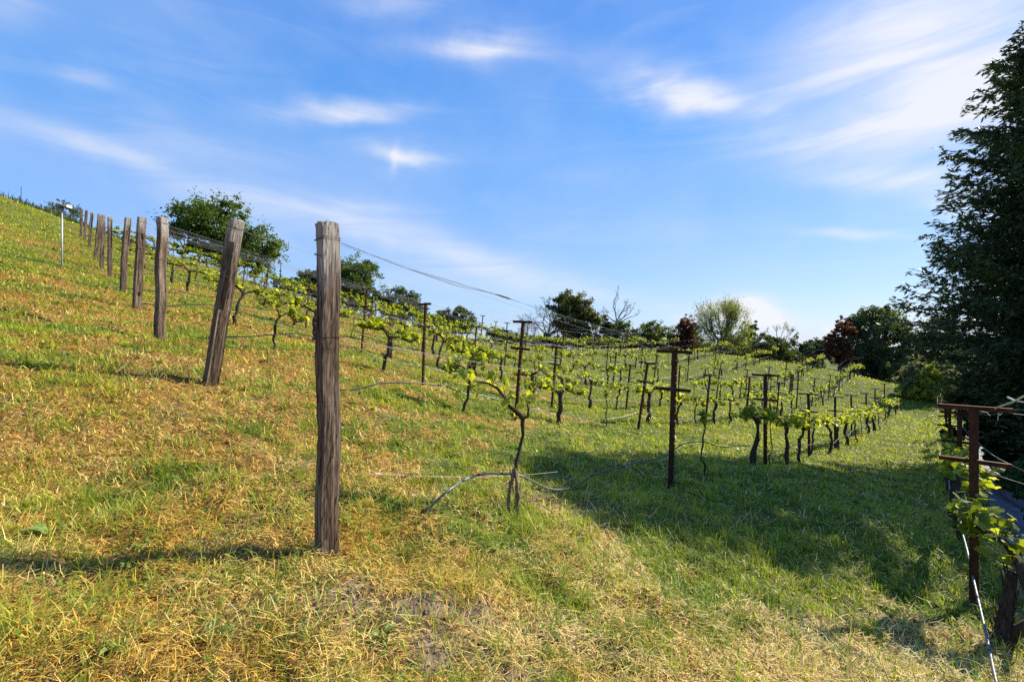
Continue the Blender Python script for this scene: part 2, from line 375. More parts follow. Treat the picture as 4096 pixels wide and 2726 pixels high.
def build_grass():
    rng=np.random.default_rng(11)
    # dead mown stems lying on the ground
    x,y=scatter(300000,rng,1.1,48); s=straw_share(x,y)
    keep=(rng.random(len(x))<.14+.86*s)&(rng.random(len(x))<1-.62*soil_share(x,y))&visible_side(x,y); x,y,s=x[keep],y[keep],s[keep]; n=len(x)
    L=(.03+.10*rng.random(n)**1.6)*(1+.03*y); W=np.maximum(.0036,.0017*y)*(.5+.9*rng.random(n))
    lay=(fbm(x*.8,y*.8,2)-.5)*5
    t=rng.random(n); patch=fbm(x*2.6+9,y*2.6+1,3)
    c=lerp3((.68,.43,.060),(.94,.77,.29),np.clip(t*.9+(patch-.5)*1.6-.05,0,1)); dk=rng.random(n)<.34; c[dk]*=(.14+.35*rng.random((dk.sum(),1)))
    pale=sstep(-1.2,1.6,x)*.5; c=c*(1-pale[:,None])+np.array([.86,.72,.36])*pale[:,None]*(.45+.7*rng.random(n))[:,None]
    V,l,cn,k=blades((x,y),L,W,rng.normal(.22,.30,n),rng.normal(.15,.45,n),lay+rng.normal(0,1.2,n),c,.004+.035*rng.random(n)**2,.6)
    me=raw_mesh('dry_grass',V,l,cn,M_STRAW,k); o=link(bpy.data.objects.new('dry_grass',me)); tag(o,kind='stuff')
    # living green grass
    cx,cy=scatter(88000,rng,1.1,58); sh=straw_share(cx,cy); cl=fbm(cx*3.1+50,cy*3.1+20,3)
    keep=(rng.random(len(cx))<(1-.70*sh)*(.30+.95*sstep(.38,.60,cl)))&(rng.random(len(cx))<1-.75*soil_share(cx,cy))&visible_side(cx,cy); cx,cy=cx[keep],cy[keep]
    K=8; m=len(cx); hT=np.repeat(.6+.9*rng.random(m)**1.5,K); tone=np.repeat(rng.random(m),K); az=rng.random(m*K)*6.283; n=m*K
    rr=np.abs(rng.normal(0,1,n))*np.repeat(.012+.0045*cy,K); x=np.repeat(cx,K)+np.cos(az)*rr; y=np.repeat(cy,K)+np.sin(az)*rr
    far=sstep(6,30,y)
    L=(.035+.095*rng.random(n)**1.3)*hT*(1+.45*far)*(.7+.6*fbm(x*.7,y*.7,2)); W=np.maximum(.0042,.00185*y)*(.5+.8*rng.random(n))
    t=rng.random(n); patch=fbm(x*1.5+3,y*1.5+61,3)
    c=lerp3((.085,.19,.020),(.42,.475,.05),np.clip(t*.45+tone*.45+(patch-.5)*1.5+.05,0,1))
    c=c*(1-.5*far[:,None])+np.array([.40,.43,.045])*.5*far[:,None]*(.6+.8*t)[:,None]
    yl=rng.random(n)<.16*(1-.9*far); c[yl]=c[yl]*.5+np.array([.50,.45,.11])*.5
    V,l,cn,k=blades((x,y),L,W,rng.normal(1.0,.30,n),rng.normal(.45,.35,n),az+rng.normal(0,.7,n),c,-.006,.25)
    me=raw_mesh('grass',V,l,cn,M_GRASS,k); o=link(bpy.data.objects.new('grass',me)); tag(o,kind='stuff')
    # clover and small broad-leaved weeds near by
    x,y=scatter(60000,rng,1.1,13); cl=fbm(x*2.3+150,y*2.3+90,3)
    keep=(rng.random(len(x))<.75*sstep(.50,.66,cl)+.02)&visible_side(x,y)&(rng.random(len(x))<1-.7*soil_share(x,y)); x,y=x[keep],y[keep]; n=len(x)
    z=terr(x,y)+.008+.045*rng.random(n); r=np.maximum(.009,.0032*y)*(.6+.8*rng.random(n)); az=rng.random(n)*6.283
    nrm=np.c_[rng.normal(0,.45,n),rng.normal(0,.45,n),np.ones(n)]; nrm/=np.linalg.norm(nrm,axis=1,keepdims=True)
    a=np.cross(nrm,np.c_[np.cos(az),np.sin(az),np.zeros(n)]); a/=np.linalg.norm(a,axis=1,keepdims=True); b=np.cross(nrm,a)
    C=np.c_[x,y,z]; ang=np.arange(6)*math.pi/3
    V=np.stack([C+(a*math.cos(t)*1.25+b*math.sin(t)*.85)*r[:,None] for t in ang],1).reshape(-1,3)
    q=np.arange(n)[:,None]*6+np.arange(6)
    c=lerp3((.08,.18,.02),(.26,.36,.045),rng.random(n))
    me=raw_mesh('clover',V,q.ravel(),np.full(n,6),M_GRASS,np.repeat(c,6,axis=0)); o=link(bpy.data.objects.new('clover_ground_cover',me)); tag(o,kind='stuff')
    # crumbs of bare earth
    x,y=scatter(60000,rng,1.2,7); keep=rng.random(len(x))<soil_share(x,y)*.9-.1; keep&=visible_side(x,y); x,y=x[keep],y[keep]; n=len(x); r=(.004+.011*rng.random(n)**3)*(.7+.15*y)
    O=np.array([(1,0,0),(0,1,0),(-1,0,0),(0,-1,0),(0,0,.8),(0,0,-.6)]); V=(np.c_[x,y,terr(x,y)+.002][:,None,:]+O[None]*r[:,None,None]*rng.uniform(.6,1.3,(n,6,1))+rng.normal(0,.15,(n,6,3))*r[:,None,None]).reshape(-1,3)
    fi=np.array([(0,1,4),(1,2,4),(2,3,4),(3,0,4),(1,0,5),(2,1,5),(3,2,5),(0,3,5)]).ravel(); lp=(np.arange(n)[:,None]*6+fi).ravel(); c=lerp3((.07,.052,.038),(.27,.21,.16),rng.random(n)**1.3)
    me=raw_mesh('soil_crumbs',V,lp,np.full(8*n,3),M_CRUMB,np.repeat(c,6,axis=0)); o=link(bpy.data.objects.new('soil_crumbs',me)); tag(o,kind='stuff')
    # long soft blades standing above the rest, in loose tussocks
    cx,cy=[],[]
    for (px,Y,sp,k) in [(2080,3.75,.55,130),(2300,3.6,.5,90),(2700,3.4,.7,120),(3000,3.3,.6,90),(2550,2.9,.7,70),(3300,3.2,.6,70),(1500,4.3,.5,90),(1500,3.6,.35,60),
                        (1280,3.1,.22,40),(600,2.7,.6,50),(1250,2.2,.3,40),(3900,3.25,.25,70),(3750,3.1,.35,50),(4080,3.5,.3,50),(3400,2.6,.5,50),(2900,2.4,.5,45),(900,5.2,.7,70),(300,4.3,.7,50),
                        (860,5.9,.2,40),(1700,6.3,.9,120),(2350,6.5,1.2,150),(1150,6.8,.8,80),(2900,5.2,1.2,150),(3400,6.0,1.2,120),(2050,4.15,.18,50),(640,8.0,.6,60),(2300,2.2,.5,30),(1700,2.3,.4,25)]:
        X=(px-2048)/F*Y; cx.append(rng.normal(X,sp,k)); cy.append(rng.normal(Y,sp*.6,k))
    x=np.concatenate(cx); y=np.concatenate(cy); ok=(y>1.3)&visible_side(x,y); x,y=x[ok],y[ok]; n=len(x)
    L=.12+.24*rng.random(n)**1.6; W=np.maximum(.0055,.0014*y)*(.6+.7*rng.random(n))
    c=lerp3((.10,.22,.025),(.34,.43,.08),rng.random(n)); st=rng.random(n)<.15; c[st]=(.5,.44,.2)
    az=rng.random(n)*6.283
    # four-segment arching blade
    P0=np.c_[x,y,terr(x,y)-.005]; pit=rng.normal(1.25,.2,n); cur=np.abs(rng.normal(.35,.3,n)); pts=[P0]
    for s_ in range(4):
        pit_=pit-cur*s_; pts.append(pts[-1]+(np.c_[np.cos(az)*np.cos(pit_),np.sin(az)*np.cos(pit_),np.sin(pit_)])*(L/4)[:,None])
    S=np.c_[-np.sin(az),np.cos(az),np.zeros(n)]*(W/2)[:,None]; ws=[.7,1,.9,.6,.08]
    V=np.stack([p+sg*S*w for p,w in zip(pts,ws) for sg in (-1,1)],1).reshape(-1,3); k=np.arange(n)*10
    loops=np.stack([np.stack([k+2*i,k+2*i+1,k+2*i+3,k+2*i+2],1) for i in range(4)],1).ravel()
    me=raw_mesh('tall_grass',V,loops,np.full(4*n,4),M_GRASS,np.repeat(c,10,axis=0)); o=link(bpy.data.objects.new('tall_grass',me)); tag(o,kind='stuff')
    # unmown weeds along the brow of the hill
    pts=[at(px,py,Y) for px,py,Y in CREST[:5]]; q=rng.random(15000); seg=(q*(len(pts)-1)).astype(int); fr=q*(len(pts)-1)-seg; pts=np.array(pts)
    B=pts[seg]*(1-fr)[:,None]+pts[seg+1]*fr[:,None]; x=B[:,0]+rng.normal(0,.7,len(q)); y=B[:,1]+rng.normal(0,.8,len(q)); n=len(q)
    h=np.where(q<.8,1,.55)*(.7+.6*fbm(x*.9,y*.9,2))
    c=lerp3((.035,.06,.014),(.10,.125,.03),rng.random(n))
    V,l,cn,k=blades((x,y),(.5+.65*rng.random(n))*h,.06+.04*rng.random(n),rng.normal(1.3,.25,n),rng.normal(.2,.3,n),rng.random(n)*6.283,c,-.02,.3)
    me=raw_mesh('weeds',V,l,cn,M_GRASS,k); o=link(bpy.data.objects.new('weeds_on_hilltop',me)); tag(o,kind='stuff')
build_grass()

def rosettes():
    for i,(px,py,n,L,lab) in enumerate([(190,2150,13,.20,'big broad leaved weed in the shadow of the tall front post'),(560,2185,6,.10,'small pale broad leaved weed at the edge of the post shadow'),(1530,2560,16,.13,'bushy green weed growing from bare soil'),
                             (850,2560,10,.17,'dark long leaved weed low in the dry grass'),(470,2610,8,.14,'pale long leaved weed low in the dry grass'),(3560,2440,14,.15,'feathery green weed low in the tree shade')]):
        rng=np.random.default_rng(500+i); b=on_ground(px,py); m=MB(); L*=.72
        for k in range(n):
            a=rng.random()*6.283; l=L*rng.uniform(.6,1.1); pit=rng.uniform(.3,1.2); d=np.array([math.cos(a),math.sin(a),0]); sd=np.array([-d[1],d[0],0]); p=np.zeros(3); V=[]
            for q,w in enumerate((.15,.7,1,.8,.1)):
                V+=[p-sd*w*l*.17+[0,0,.012*w],p,p+sd*w*l*.17+[0,0,.012*w]]; p=p+(d*math.cos(pit)+np.array([0,0,1])*math.sin(pit))*l/4; pit-=.32
            t=rng.random(); m.add(V,[(3*q+e,3*q+e+1,3*q+e+4,3*q+e+3) for q in range(4) for e in (0,1)],np.array([.10,.20,.03])*(1-t)+np.array([.30,.40,.12])*t)
        o=m.build('broadleaf_weed',M_GRASS,usecol=True); o.location=[float(v) for v in b]; tag(o,lab,'weed','broad leaved weeds')
# ------------------------------------------------------------------ wooden end posts
ORD=['first','second','third','fourth','fifth','sixth','seventh','eighth','ninth','tenth','eleventh','twelfth','thirteenth','fourteenth','fifteenth',
     'sixteenth','seventeenth','eighteenth','nineteenth','twentieth']+['%s-%s'%(a,b) for a in('twenty','thirty','forty') for b in('first','second','third','fourth','fifth','sixth','seventh','eighth','ninth')]
ROWANG=math.atan2(UY,UX)
def post_mesh(h,w,d,rng,notch=None,hollow=None,res=46):
    """square timber: 8 points per side, rings up the height"""
    sec=[]; m=7
    for s_ in range(4):
        for k in range(m):
            u=-1+2*k/m
            p=[(u,-1),(1,u),(-u,1),(-1,-u)][s_]; sec.append((p[0],p[1],s_,u))
    ns=len(sec); V=[]; zs=np.linspace(-.35,h,res)
    cr=[(rng.integers(0,4),rng.uniform(-.7,.7),rng.uniform(0,h),rng.uniform(.3,1.1)) for _ in range(10)]
    sway=rng.normal(0,.004,(3,2)); top=rng.normal(0,.010,ns)
    kn=[(rng.integers(0,4),rng.uniform(-.5,.5),rng.uniform(.2,h*.9)) for _ in range(2)]
    for i,z in enumerate(zs):
        f=max(z,0)/h
        off=sway[0]*math.sin(3*f)+sway[1]*math.sin(7*f+1)+sway[2]*math.sin(13*f)
        for j,(a,b,s_,u) in enumerate(sec):
            r=1.0
            if abs(u)>.99: r=.965                      # worn arris
            x,y=a*w/2*r,b*d/2*r
            nx,ny=[(0,-1),(1,0),(0,1),(-1,0)][s_]
            dep=.0015*rng.normal()
            for (cs,cu,cz,cl) in cr:
                if cs==s_ and abs(u-cu)<.17 and abs(z-cz)<cl/2: dep+=.008
            for (cs,cu,cz) in kn:
                if cs==s_: dep-=.007*math.exp(-((u-cu)*w/.045)**2-((z-cz)/.05)**2)
            if notch:
                for (cs,z0,z1,de,u0,u1) in notch:
                    if cs==s_ and z0<z<z1 and u0<=u<=u1: dep+=de
            x-=nx*dep; y-=ny*dep
            zz=z+(top[j]*.6-(.02*abs(u) if True else 0) if i==res-1 else 0)
            V.append((x+off[0],y+off[1],zz))
    fs=[(i*ns+k,i*ns+(k+1)%ns,(i+1)*ns+(k+1)%ns,(i+1)*ns+k) for i in range(res-1) for k in range(ns)]
    c=len(V); V.append((off[0],off[1],h+.008))
    fs+=[((res-1)*ns+k,(res-1)*ns+(k+1)%ns,c) for k in range(ns)]
    b=MB(); b.add(V,fs); return b
def wrap(b,w,d,z,rng,r=.0016,slack=.004):
    q=[(-1,-1),(1,-1),(1,1),(-1,1),(-1,-1)]
    b.tube([(a*(w/2+slack),c*(d/2+slack),z+rng.normal(0,.004)) for a,c in q],r,5)

POSTS=[]
def build_posts():
    spec=[('tall straight weathered square timber post with grey bleached top, closest to camera',.112,.108,(0,0),[(1,1.1,1.14,.02,-.3,.4)]),
          ('weathered timber post leaning over sideways with a deep broken notch halfway up',.145,.14,(.160,0),[(0,.97,1.78,.030,-1,-.25),(3,.97,1.5,.012,-.6,1)]),
          ('upright brown timber post third along, a pale chip in its middle',.125,.12,(.02,0),[(1,.9,.95,.02,0,1)]),
          ('timber post fourth along with a dark round knothole near its top',.145,.13,(.06,0),[(0,1.6,1.72,.03,-.3,.3),(0,.3,.36,.03,-.3,.3)]),
          ('slightly leaning slim timber post, fifth along the edge of the vineyard',.13,.125,(.075,0),None),
          ('pale bleached timber post, sixth along, with a curved split face',.115,.13,(0,0),[(0,1.0,2.0,.015,-1,1)]),
          ('thick pale timber post in front of another one, seventh along',.13,.12,(.03,0),[(0,.5,.9,.02,-.4,.4)]),
          ('dark timber post half hidden behind the seventh post, eighth along',.15,.13,(.09,0),None),
          ('dark timber post ninth along with a forked split top',.13,.12,(.08,0),[(0,1.0,2.1,.03,.1,.4)]),
          ('thin leaning timber post, tenth along near the brow of the hill',.11,.11,(.07,0),None),
          ('small dark timber post highest on the hill, last of the line',.13,.13,(.03,0),[(0,1.0,1.08,.02,-1,1)])]
    hs=[2.10,2.10,2.10,2.10,2.10,2.10,2.11,2.09,1.85,1.85,1.80]
    for i,((px,py,Y),(lab,w,d,tl,nt)) in enumerate(zip(ENDS,spec)):
        rng=np.random.default_rng(100+i); x,y=at(px,py,Y)[:2]; z=tz(x,y)
        t=empty('wooden_post',(x,y,z),lab,'post','timber end posts of the vine rows',(tl[1],tl[0],0))
        yaw=math.radians([46,54,68,58,58,50,52,56,48,58,50][i])
        # local face 0 looks along -y: turned so the broad face meets the camera
        p=post_mesh(hs[i],w,d,rng,nt,res=60 if i<4 else 36).build('post_timber',M_WOOD,t); p.rotation_euler=(0,0,yaw)
        b=MB(); wrap(b,w,d,hs[i]-.105,rng); wrap(b,w,d,hs[i]-.115,rng)
        k=b.build('upper_wire_tie',M_DARKW,t); k.rotation_euler=(0,0,yaw)
        b=MB(); wrap(b,w,d,hs[i]-.72,rng); wrap(b,w,d,hs[i]-.73,rng)
        k=b.build('lower_wire_tie',M_DARKW,t); k.rotation_euler=(0,0,yaw)
        if i<4:
            b=MB(); b.tube([(-w/2+.01,-d/4,hs[i]-.22),(-w/2-.03,-d/4,hs[i]-.215)],.003,6); b.tube([(-w/2-.03,-d/4,hs[i]-.215),(-w/2-.036,-d/4,hs[i]-.213)],.006,6)
            k=b.build('nail',M_DARKW,t); k.rotation_euler=(0,0,yaw)
        top=Vector((x,y,z))+Matrix.Rotation(tl[0],3,'Y')@Vector((0,0,hs[i]-.11))
        POSTS.append((np.array([x,y,z]),np.array(top),hs[i],tl[0]))
    # a stub at the far end of the rows and a grey post beyond the channel
    x,y=at(3161,1533,34)[:2]; rng=np.random.default_rng(5)
    t=empty('wooden_post',gp(x,y),'thick leaning timber post standing alone among the stakes near the far trees','post','timber end posts of the vine rows',(0,.1,0))
    post_mesh(1.55,.19,.17,rng,res=24).build('post_timber',M_WOOD,t)
    x,y=10.05,8.75
    t=empty('fence_post',gp(x,y),'pale grey square fence post among ferns beside the drainage channel','post')
    post_mesh(1.62,.12,.12,rng,res=30).build('post_timber',M_GREYW,t); b=MB(); b.box((0,0,1.63),(.15,.15,.02)); b.build('post_cap',M_GREYW,t)
M_GREYW=noise_mat('grey_board',[(.3,(.22,.22,.22)),(.7,(.36,.36,.36))],(60,60,4),.85,bump=.4,bdist=.004)
build_posts(); rosettes()

# ------------------------------------------------------------------ rows: stakes, wires, hoses, vines
def stake_parts(h=1.93,arm=.52):
    """flanged steel stake with notched edges and two angle crossarms; x along the row, y across"""
    b=MB(); w=.066
    b.box((0,0,h/2-.2),(.004,w,h+.4))                       # web
    z=-.4
    while z<h:
        z1=min(z+.105,h)
        for s_ in (-1,1):
            b.box((.017,s_*w/2,(z+z1-.016)/2),(.034,.0046,z1-.016-z))       # flanges, broken by the wire slots
            b.box((.030,s_*(w/2-.006),(z+z1-.016)/2),(.003,.016,z1-.016-z))
        z=z1
    arms=[]
    for zz,a in ((h-.012,arm),(h-.012-.525,arm*.97)):
        m=MB(); m.box((-.006,0,zz),(.004,a,.048)); m.box((-.026,0,zz+.022),(.038,a-.004,.004))
        arms.append(m)
    c=[]
    for zz in (h-.03,h-.55):
        m=MB(); m.tube([(-.012,-w/2-.01,zz),(.034,-w/2-.012,zz-.003),(.036,w/2+.012,zz-.003),(-.012,w/2+.01,zz)],.0024,5); c.append(m)
    return b,arms,c
_b,_arms,_c=stake_parts()
def make_stake(loc,label,group,tilt=0.,clips=True,s=1.):
    t=empty('trellis_stake',loc,label,'vineyard stake',group)
    t.rotation_euler=(Matrix.Rotation(tilt,3,'Y')@Matrix.Rotation(ROWANG,3,'Z')).to_euler(); t.scale=(s,s,s)
    for n_,me in STAKE_ME:
        if n_=='wire_clip' and not clips: continue
        o=bpy.data.objects.new(n_,me); link(o,t)
    return t
STAKE_ME=[]
def _stake_init():
    o=_b.build('stake_post',M_RUST); STAKE_ME.append(('stake_post',o.data)); bpy.data.objects.remove(o)
    for m in _arms:
        o=m.build('crossarm',M_RUST); STAKE_ME.append(('crossarm',o.data)); bpy.data.objects.remove(o)
    for m in _c:
        o=m.build('wire_clip',M_WIRE); STAKE_ME.append(('wire_clip',o.data)); bpy.data.objects.remove(o)
_stake_init()

# ---- vines
def leaf_shape():
    """five-lobed grape leaf, unit size, stalk at the origin, tip along +x; a fan round the midrib"""
    pts=[(0,0),(-.16,.22),(.02,.50),(.24,.42),(.38,.62),(.60,.36),(1.0,0),(.60,-.36),(.38,-.62),(.24,-.42),(.02,-.50),(-.16,-.22)]
    P=np.array([(x,y,0.) for x,y in pts]); P[:,2]=-.22*np.abs(P[:,1])**1.3+.08*np.sin(P[:,0]*3)
    c=np.array([[.36,0,.06]]); P=np.r_[c,P]
    fs=[(0,i,i+1) for i in range(1,12)]+[(0,12,1)]
    return P,fs
LEAF_P,LEAF_F=leaf_shape(); LEAF_L=np.array([i for f in LEAF_F for i in f])
def add_leaves(mb,pos,size,rng,col0=(.14,.22,.02),col1=(.27,.33,.035),droop=.35):
    pos=np.asarray(pos,float); n=len(pos); size=np.broadcast_to(size,(n,))
    for i in range(n):
        az=rng.random()*6.283; el=rng.normal(-droop,.45); ro=rng.normal(0,.6)
        R=(Matrix.Rotation(az,3,'Z')@Matrix.Rotation(-el,3,'Y')@Matrix.Rotation(ro,3,'X'))
        V=(LEAF_P*size[i])@np.array(R).T+pos[i]
        t=rng.random()**1.2; c=np.asarray(col0)*(.55+.45*rng.random())*(1-t)+np.asarray(col1)*t
        mb.raw(V,LEAF_L,[3]*len(LEAF_F),np.broadcast_to(c*(.8+.4*rng.random()),V.shape))
def bend(p0,p1,n,rng,amp):
    p0=np.asarray(p0,float);p1=np.asarray(p1,float); t=np.linspace(0,1,n)[:,None]
    w=np.cumsum(rng.normal(0,amp,(n,3)),0); w-=t*w[-1]; return p0*(1-t)+p1*t+w
def shoots(mb_leaf,mb_cane,path,rng,step,slen,lsize,per,cols):
    """short new shoots with leaves along a cordon"""
    path=np.asarray(path); d=np.r_[0,np.cumsum(np.linalg.norm(np.diff(path,axis=0),axis=1))]
    s=rng.uniform(0,step); P=[];S=[]
    while s<d[-1]:
        i=min(np.searchsorted(d,s),len(path)-1); b=path[i]
        k=rng.integers(1,3)
        for _ in range(k):
            L=slen*rng.uniform(.4,1.3); tip=b+np.array([rng.normal(0,.35)*L,rng.normal(0,.4)*L,L*rng.uniform(.3,1)])
            mb_cane.tube(bend(b,tip,4,rng,.006),[.005,.004,.003,.002],4,(.25,.22,.07))
            for q in range(per):
                f=rng.uniform(.25,1.1); P.append(b+(tip-b)*f+rng.normal(0,.035,3)); S.append(lsize*rng.uniform(.55,1.2)*(1.1-.35*f))
        s+=step*rng.uniform(.6,1.4)
    if P: add_leaves(mb_leaf,P,S,rng,*cols)
VCOL=((.17,.26,.018),(.44,.48,.05))
def make_vine(seed,kind='old',big=1.):
    rng=np.random.default_rng(seed); tr=MB(); ar=MB(); lf=MB()
    h=rng.uniform(.68,.86); lean=rng.normal(0,.09); r0={'old':rng.uniform(.032,.046),'slim':.022,'young':.012}[kind]
    top=np.array([lean,rng.normal(0,.05),h])
    p=bend((0,0,-.12),top,9,rng,.026); tr.tube(p,np.linspace(r0*1.35,r0*.85,9)*(1+.12*rng.normal(size=9)),9,rough=.12,rng=rng)
    if kind=='old':   # swollen head and flaking bark strips
        tr.tube(bend(top-[0,0,.05],top+[rng.normal(0,.02),0,.07],4,rng,.004),[r0*.9,r0*1.35,r0*1.2,r0*.5],9,rough=.15,rng=rng)
        for _ in range(5):
            z=rng.uniform(.1,h*.8); a=rng.random()*6.28; q=np.array([math.cos(a),math.sin(a),0])*r0*1.05+p[min(8,int(z/h*8))]
            tr.tube([q,q+[math.cos(a)*.012,math.sin(a)*.012,.07],q+[math.cos(a)*.02,math.sin(a)*.02,.12]],[.004,.006,.002],4)
    arms=[]
    if kind in('old','slim'):
        for sg in (-1,1):
            L=rng.uniform(.6,1.0) if kind=='old' else rng.uniform(.25,.7)
            e=top+np.array([sg*L,rng.normal(0,.05),rng.uniform(.02,.20)])
            a=bend(top,top+(e-top)*[.25,1,1.0]*1.0,4,rng,.012); b2=bend(a[-1],e+[0,0,-.14*rng.random()],8,rng,.024); path=np.r_[a,b2[1:]]
            ar.tube(path,np.linspace(r0*.78,r0*.36,len(path))*(1+.1*rng.normal(size=len(path))),7,rough=.12,rng=rng); arms.append(path)
            for q in range(3,len(path),2):      # pruned spurs
                b=path[q]; ar.tube(bend(b,b+[rng.normal(0,.02),rng.normal(0,.02),.05+.07*rng.random()],3,rng,.004),[.009,.008,.006],5)
            shoots(lf,ar,path[2:],rng,.075,.22*big,.105*big,6,VCOL)
            if kind=='old' and rng.random()<.5: ar.tube(bend(e,e+[sg*.1,.02,-.14],4,rng,.01),[.008,.007,.006,.004],5)
        shoots(lf,ar,[top,top+[0,0,.06]],rng,.03,.19*big,.09*big,5,VCOL)
    else:
        e=top+[rng.normal(0,.1),rng.normal(0,.06),.18]; path=bend(top,e,5,rng,.012); ar.tube(path,[.01,.009,.008,.006,.004],6)
        shoots(lf,ar,path,rng,.04,.12,.085*big,4,VCOL)
    out=[]
    for n_,mb,m in(('trunk',tr,M_BARK),('cordon_arm',ar,M_BARK),('leaves',lf,M_VLEAF)):
        o=mb.build(n_,m,smooth=(n_!='leaves'),usecol=(n_=='leaves')); out.append((n_,o.data)); bpy.data.objects.remove(o)
    return out
VOLD=[make_vine(200+i,'old') for i in range(9)]; VSLIM=[make_vine(300+i,'slim') for i in range(4)]; VYOUNG=[make_vine(330+i,'young') for i in range(3)]
SLOPE=.13
def place_vine(x,y,kind,label,group,rng,s=1.):
    lib={'old':VOLD,'slim':VSLIM,'young':VYOUNG}[kind]; v=lib[rng.integers(len(lib))]
    t=empty('grapevine',gp(x,y),label,'grapevine',group)
    sl=(tz(x+UX*.8,y+UY*.8)-tz(x-UX*.8,y-UY*.8))/1.6
    t.rotation_euler=(Matrix.Rotation(ROWANG+(math.pi if rng.random()<.5 else 0),3,'Z')).to_euler()
    t.rotation_euler=(Matrix.Rotation(math.atan(-sl)*.8,3,Vector((-UY,UX,0)))@Matrix.Rotation(ROWANG+(math.pi if rng.random()<.5 else 0),3,'Z')).to_euler()
    t.scale=(s,s,s*rng.uniform(.92,1.1))
    for n_,me in v: link(bpy.data.objects.new(n_,me),t)
    return t

def crest_y(x,y):
    """distance at which the brow of the hill stands in this direction"""
    q=x/max(y,.1)*F+2048
    return float(np.interp(q,[c[0] for c in CREST],[c[2] for c in CREST]))

ROWNAME=['the row of the tall front post','the row of the leaning notched post']+['the row of the %s timber post'%ORD[i] for i in range(2,11)]
KN={'old':'gnarled leafy grapevine','slim':'slim leafy grapevine','young':'thin young grapevine'}
def wire_path(pts,sag,rng,n=5):
    out=[]
    for a,b in zip(pts[:-1],pts[1:]):
        a=np.asarray(a);b=np.asarray(b); t=np.linspace(0,1,n+1)[:-1]
        for q in t: out.append(a*(1-q)+b*q-np.array([0,0,sag*4*q*(1-q)]))
    out.append(np.asarray(pts[-1])); return np.array(out)

def build_rows():
    rng=np.random.default_rng(77)
    exv={1:[(5.9,'young'),(8.5,'old'),(9.9,'young'),(11.3,'old'),(12.7,'old'),(14.6,'slim'),(16.6,'old')],
         2:[(4.0,'slim'),(7.0,'old'),(9.0,'young'),(11.6,'old'),(13.4,'old'),(15.2,'slim')],
         3:[(1.85,'slim'),(4.2,'old'),(6.9,'old'),(9.4,'old')],
         4:[(2.0,'old'),(3.9,'old'),(6.6,'old')]}
    for r in range(1,12):
        P,top,hh,tl=POSTS[r-1]; name=ROWNAME[r-1]
        def along(t): return P[0]+UX*t,P[1]+UY*t
        # stakes
        S=[]
        for (px,py,Y) in STK.get(r,[]): a=at(px,py,Y); S.append((a[0],a[1]))
        t=(math.hypot(S[-1][0]-P[0],S[-1][1]-P[1]) if S else 0.)
        while True:
            t+=5.0+rng.normal(0,.15); x,y=along(t)
            if y>crest_y(x,y)+1.5 or t>58: break
            S.append((x+rng.normal(0,.05),y+rng.normal(0,.05)))
        pts=[]
        for i,(x,y) in enumerate(S):
            tilt={1:(.03 if i==0 else rng.normal(0,.01))}.get(r,.095+rng.normal(0,.02)); sc=rng.uniform(.97,1.03)
            L=('dark rusty steel stake with two crossarms, %s along %s'%(ORD[i],name))
            if r==1 and i==0: L='rusty notched steel stake with two crossarms standing where the shade begins'
            t_=make_stake(gp(x,y),L,'rusty steel trellis stakes',tilt,clips=(y<16),s=sc)
            Mx=np.array(Matrix.Rotation(tilt,3,'Y')@Matrix.Rotation(ROWANG,3,'Z'))
            pts.append({k:gp(x,y)+Mx@np.array(v)*sc for k,v in dict(a=(0,.25,1.93),b=(0,-.25,1.93),c=(0,.245,1.41),d=(0,-.245,1.41),e=(.0,.02,.88)).items()})
        # wires from the post along the stakes
        R=.0010 if r<4 else .0011
        lowp=P+np.array([0,0,hh-.72]); lowp[0]+=math.sin(tl)*(hh-.72)
        wl=[('a','upper uphill'),('b','upper downhill')]
        if r<6: wl+=[('c','lower uphill'),('d','lower downhill')]
        wl+=[('e','cordon')] if r>1 else []
        if pts:
            for k,nm in wl:
                st=top if k in'ab' else lowp if k in 'cd' else P+np.array([0,0,.95])
                path=wire_path([st]+[p[k] for p in pts],.035 if k!='e' else .02,rng,4)
                o=MB().tube(path,R*np.clip(np.linalg.norm(path,axis=1)/9,1,1.7),4,cap=False).build('trellis_wire',M_WIRE); tag(o,'thin %s wire of %s'%(nm,name),'wire','trellis wires')
        # vines
        ex=exv.get(r,[]); V=list(ex); t=ex[-1][0] if ex else .2
        last=math.hypot(S[-1][0]-P[0],S[-1][1]-P[1])+2.5 if S else 4
        while t<last:
            t+=1.9+rng.normal(0,.22)
            if rng.random()<.07: continue
            V.append((t,rng.choice(['old','old','old','slim','young'],p=[.25,.25,.25,.17,.08])))
        for i,(t,k) in enumerate(V):
            x,y=along(t)
            if y>crest_y(x,y)+1.0: continue
            if r==1: L='%s, %s after the twisting one in %s'%(KN[k],ORD[i],name)
            else: L='%s, %s along %s'%(KN[k],ORD[i],name)
            place_vine(x+rng.normal(0,.05),y+rng.normal(0,.05),k,L,'grapevines in the rows',rng,rng.uniform(.95,1.18))
        # drip hose slung along the row
        if r==1: continue
        ts=np.arange({2:1.5,3:.9}.get(r,.1),last,.45); hp=[]
        for q,t in enumerate(ts):
            x,y=along(t); b=(.28 if r==2 else .38)+.05*math.sin(t*1.7+r)+.07*math.sin(t*.9+r*2)+rng.normal(0,.012)
            if q<3: b*=(.35+.22*q)
            hp.append(gp(x-.03,y,b))
        o=MB().tube(hp,.0125 if r<5 else .013,6,cap=True).build('drip_hose',M_HOSE,smooth=True); tag(o,'black drip irrigation hose sagging along %s'%name,'hose','drip hoses')
build_rows()

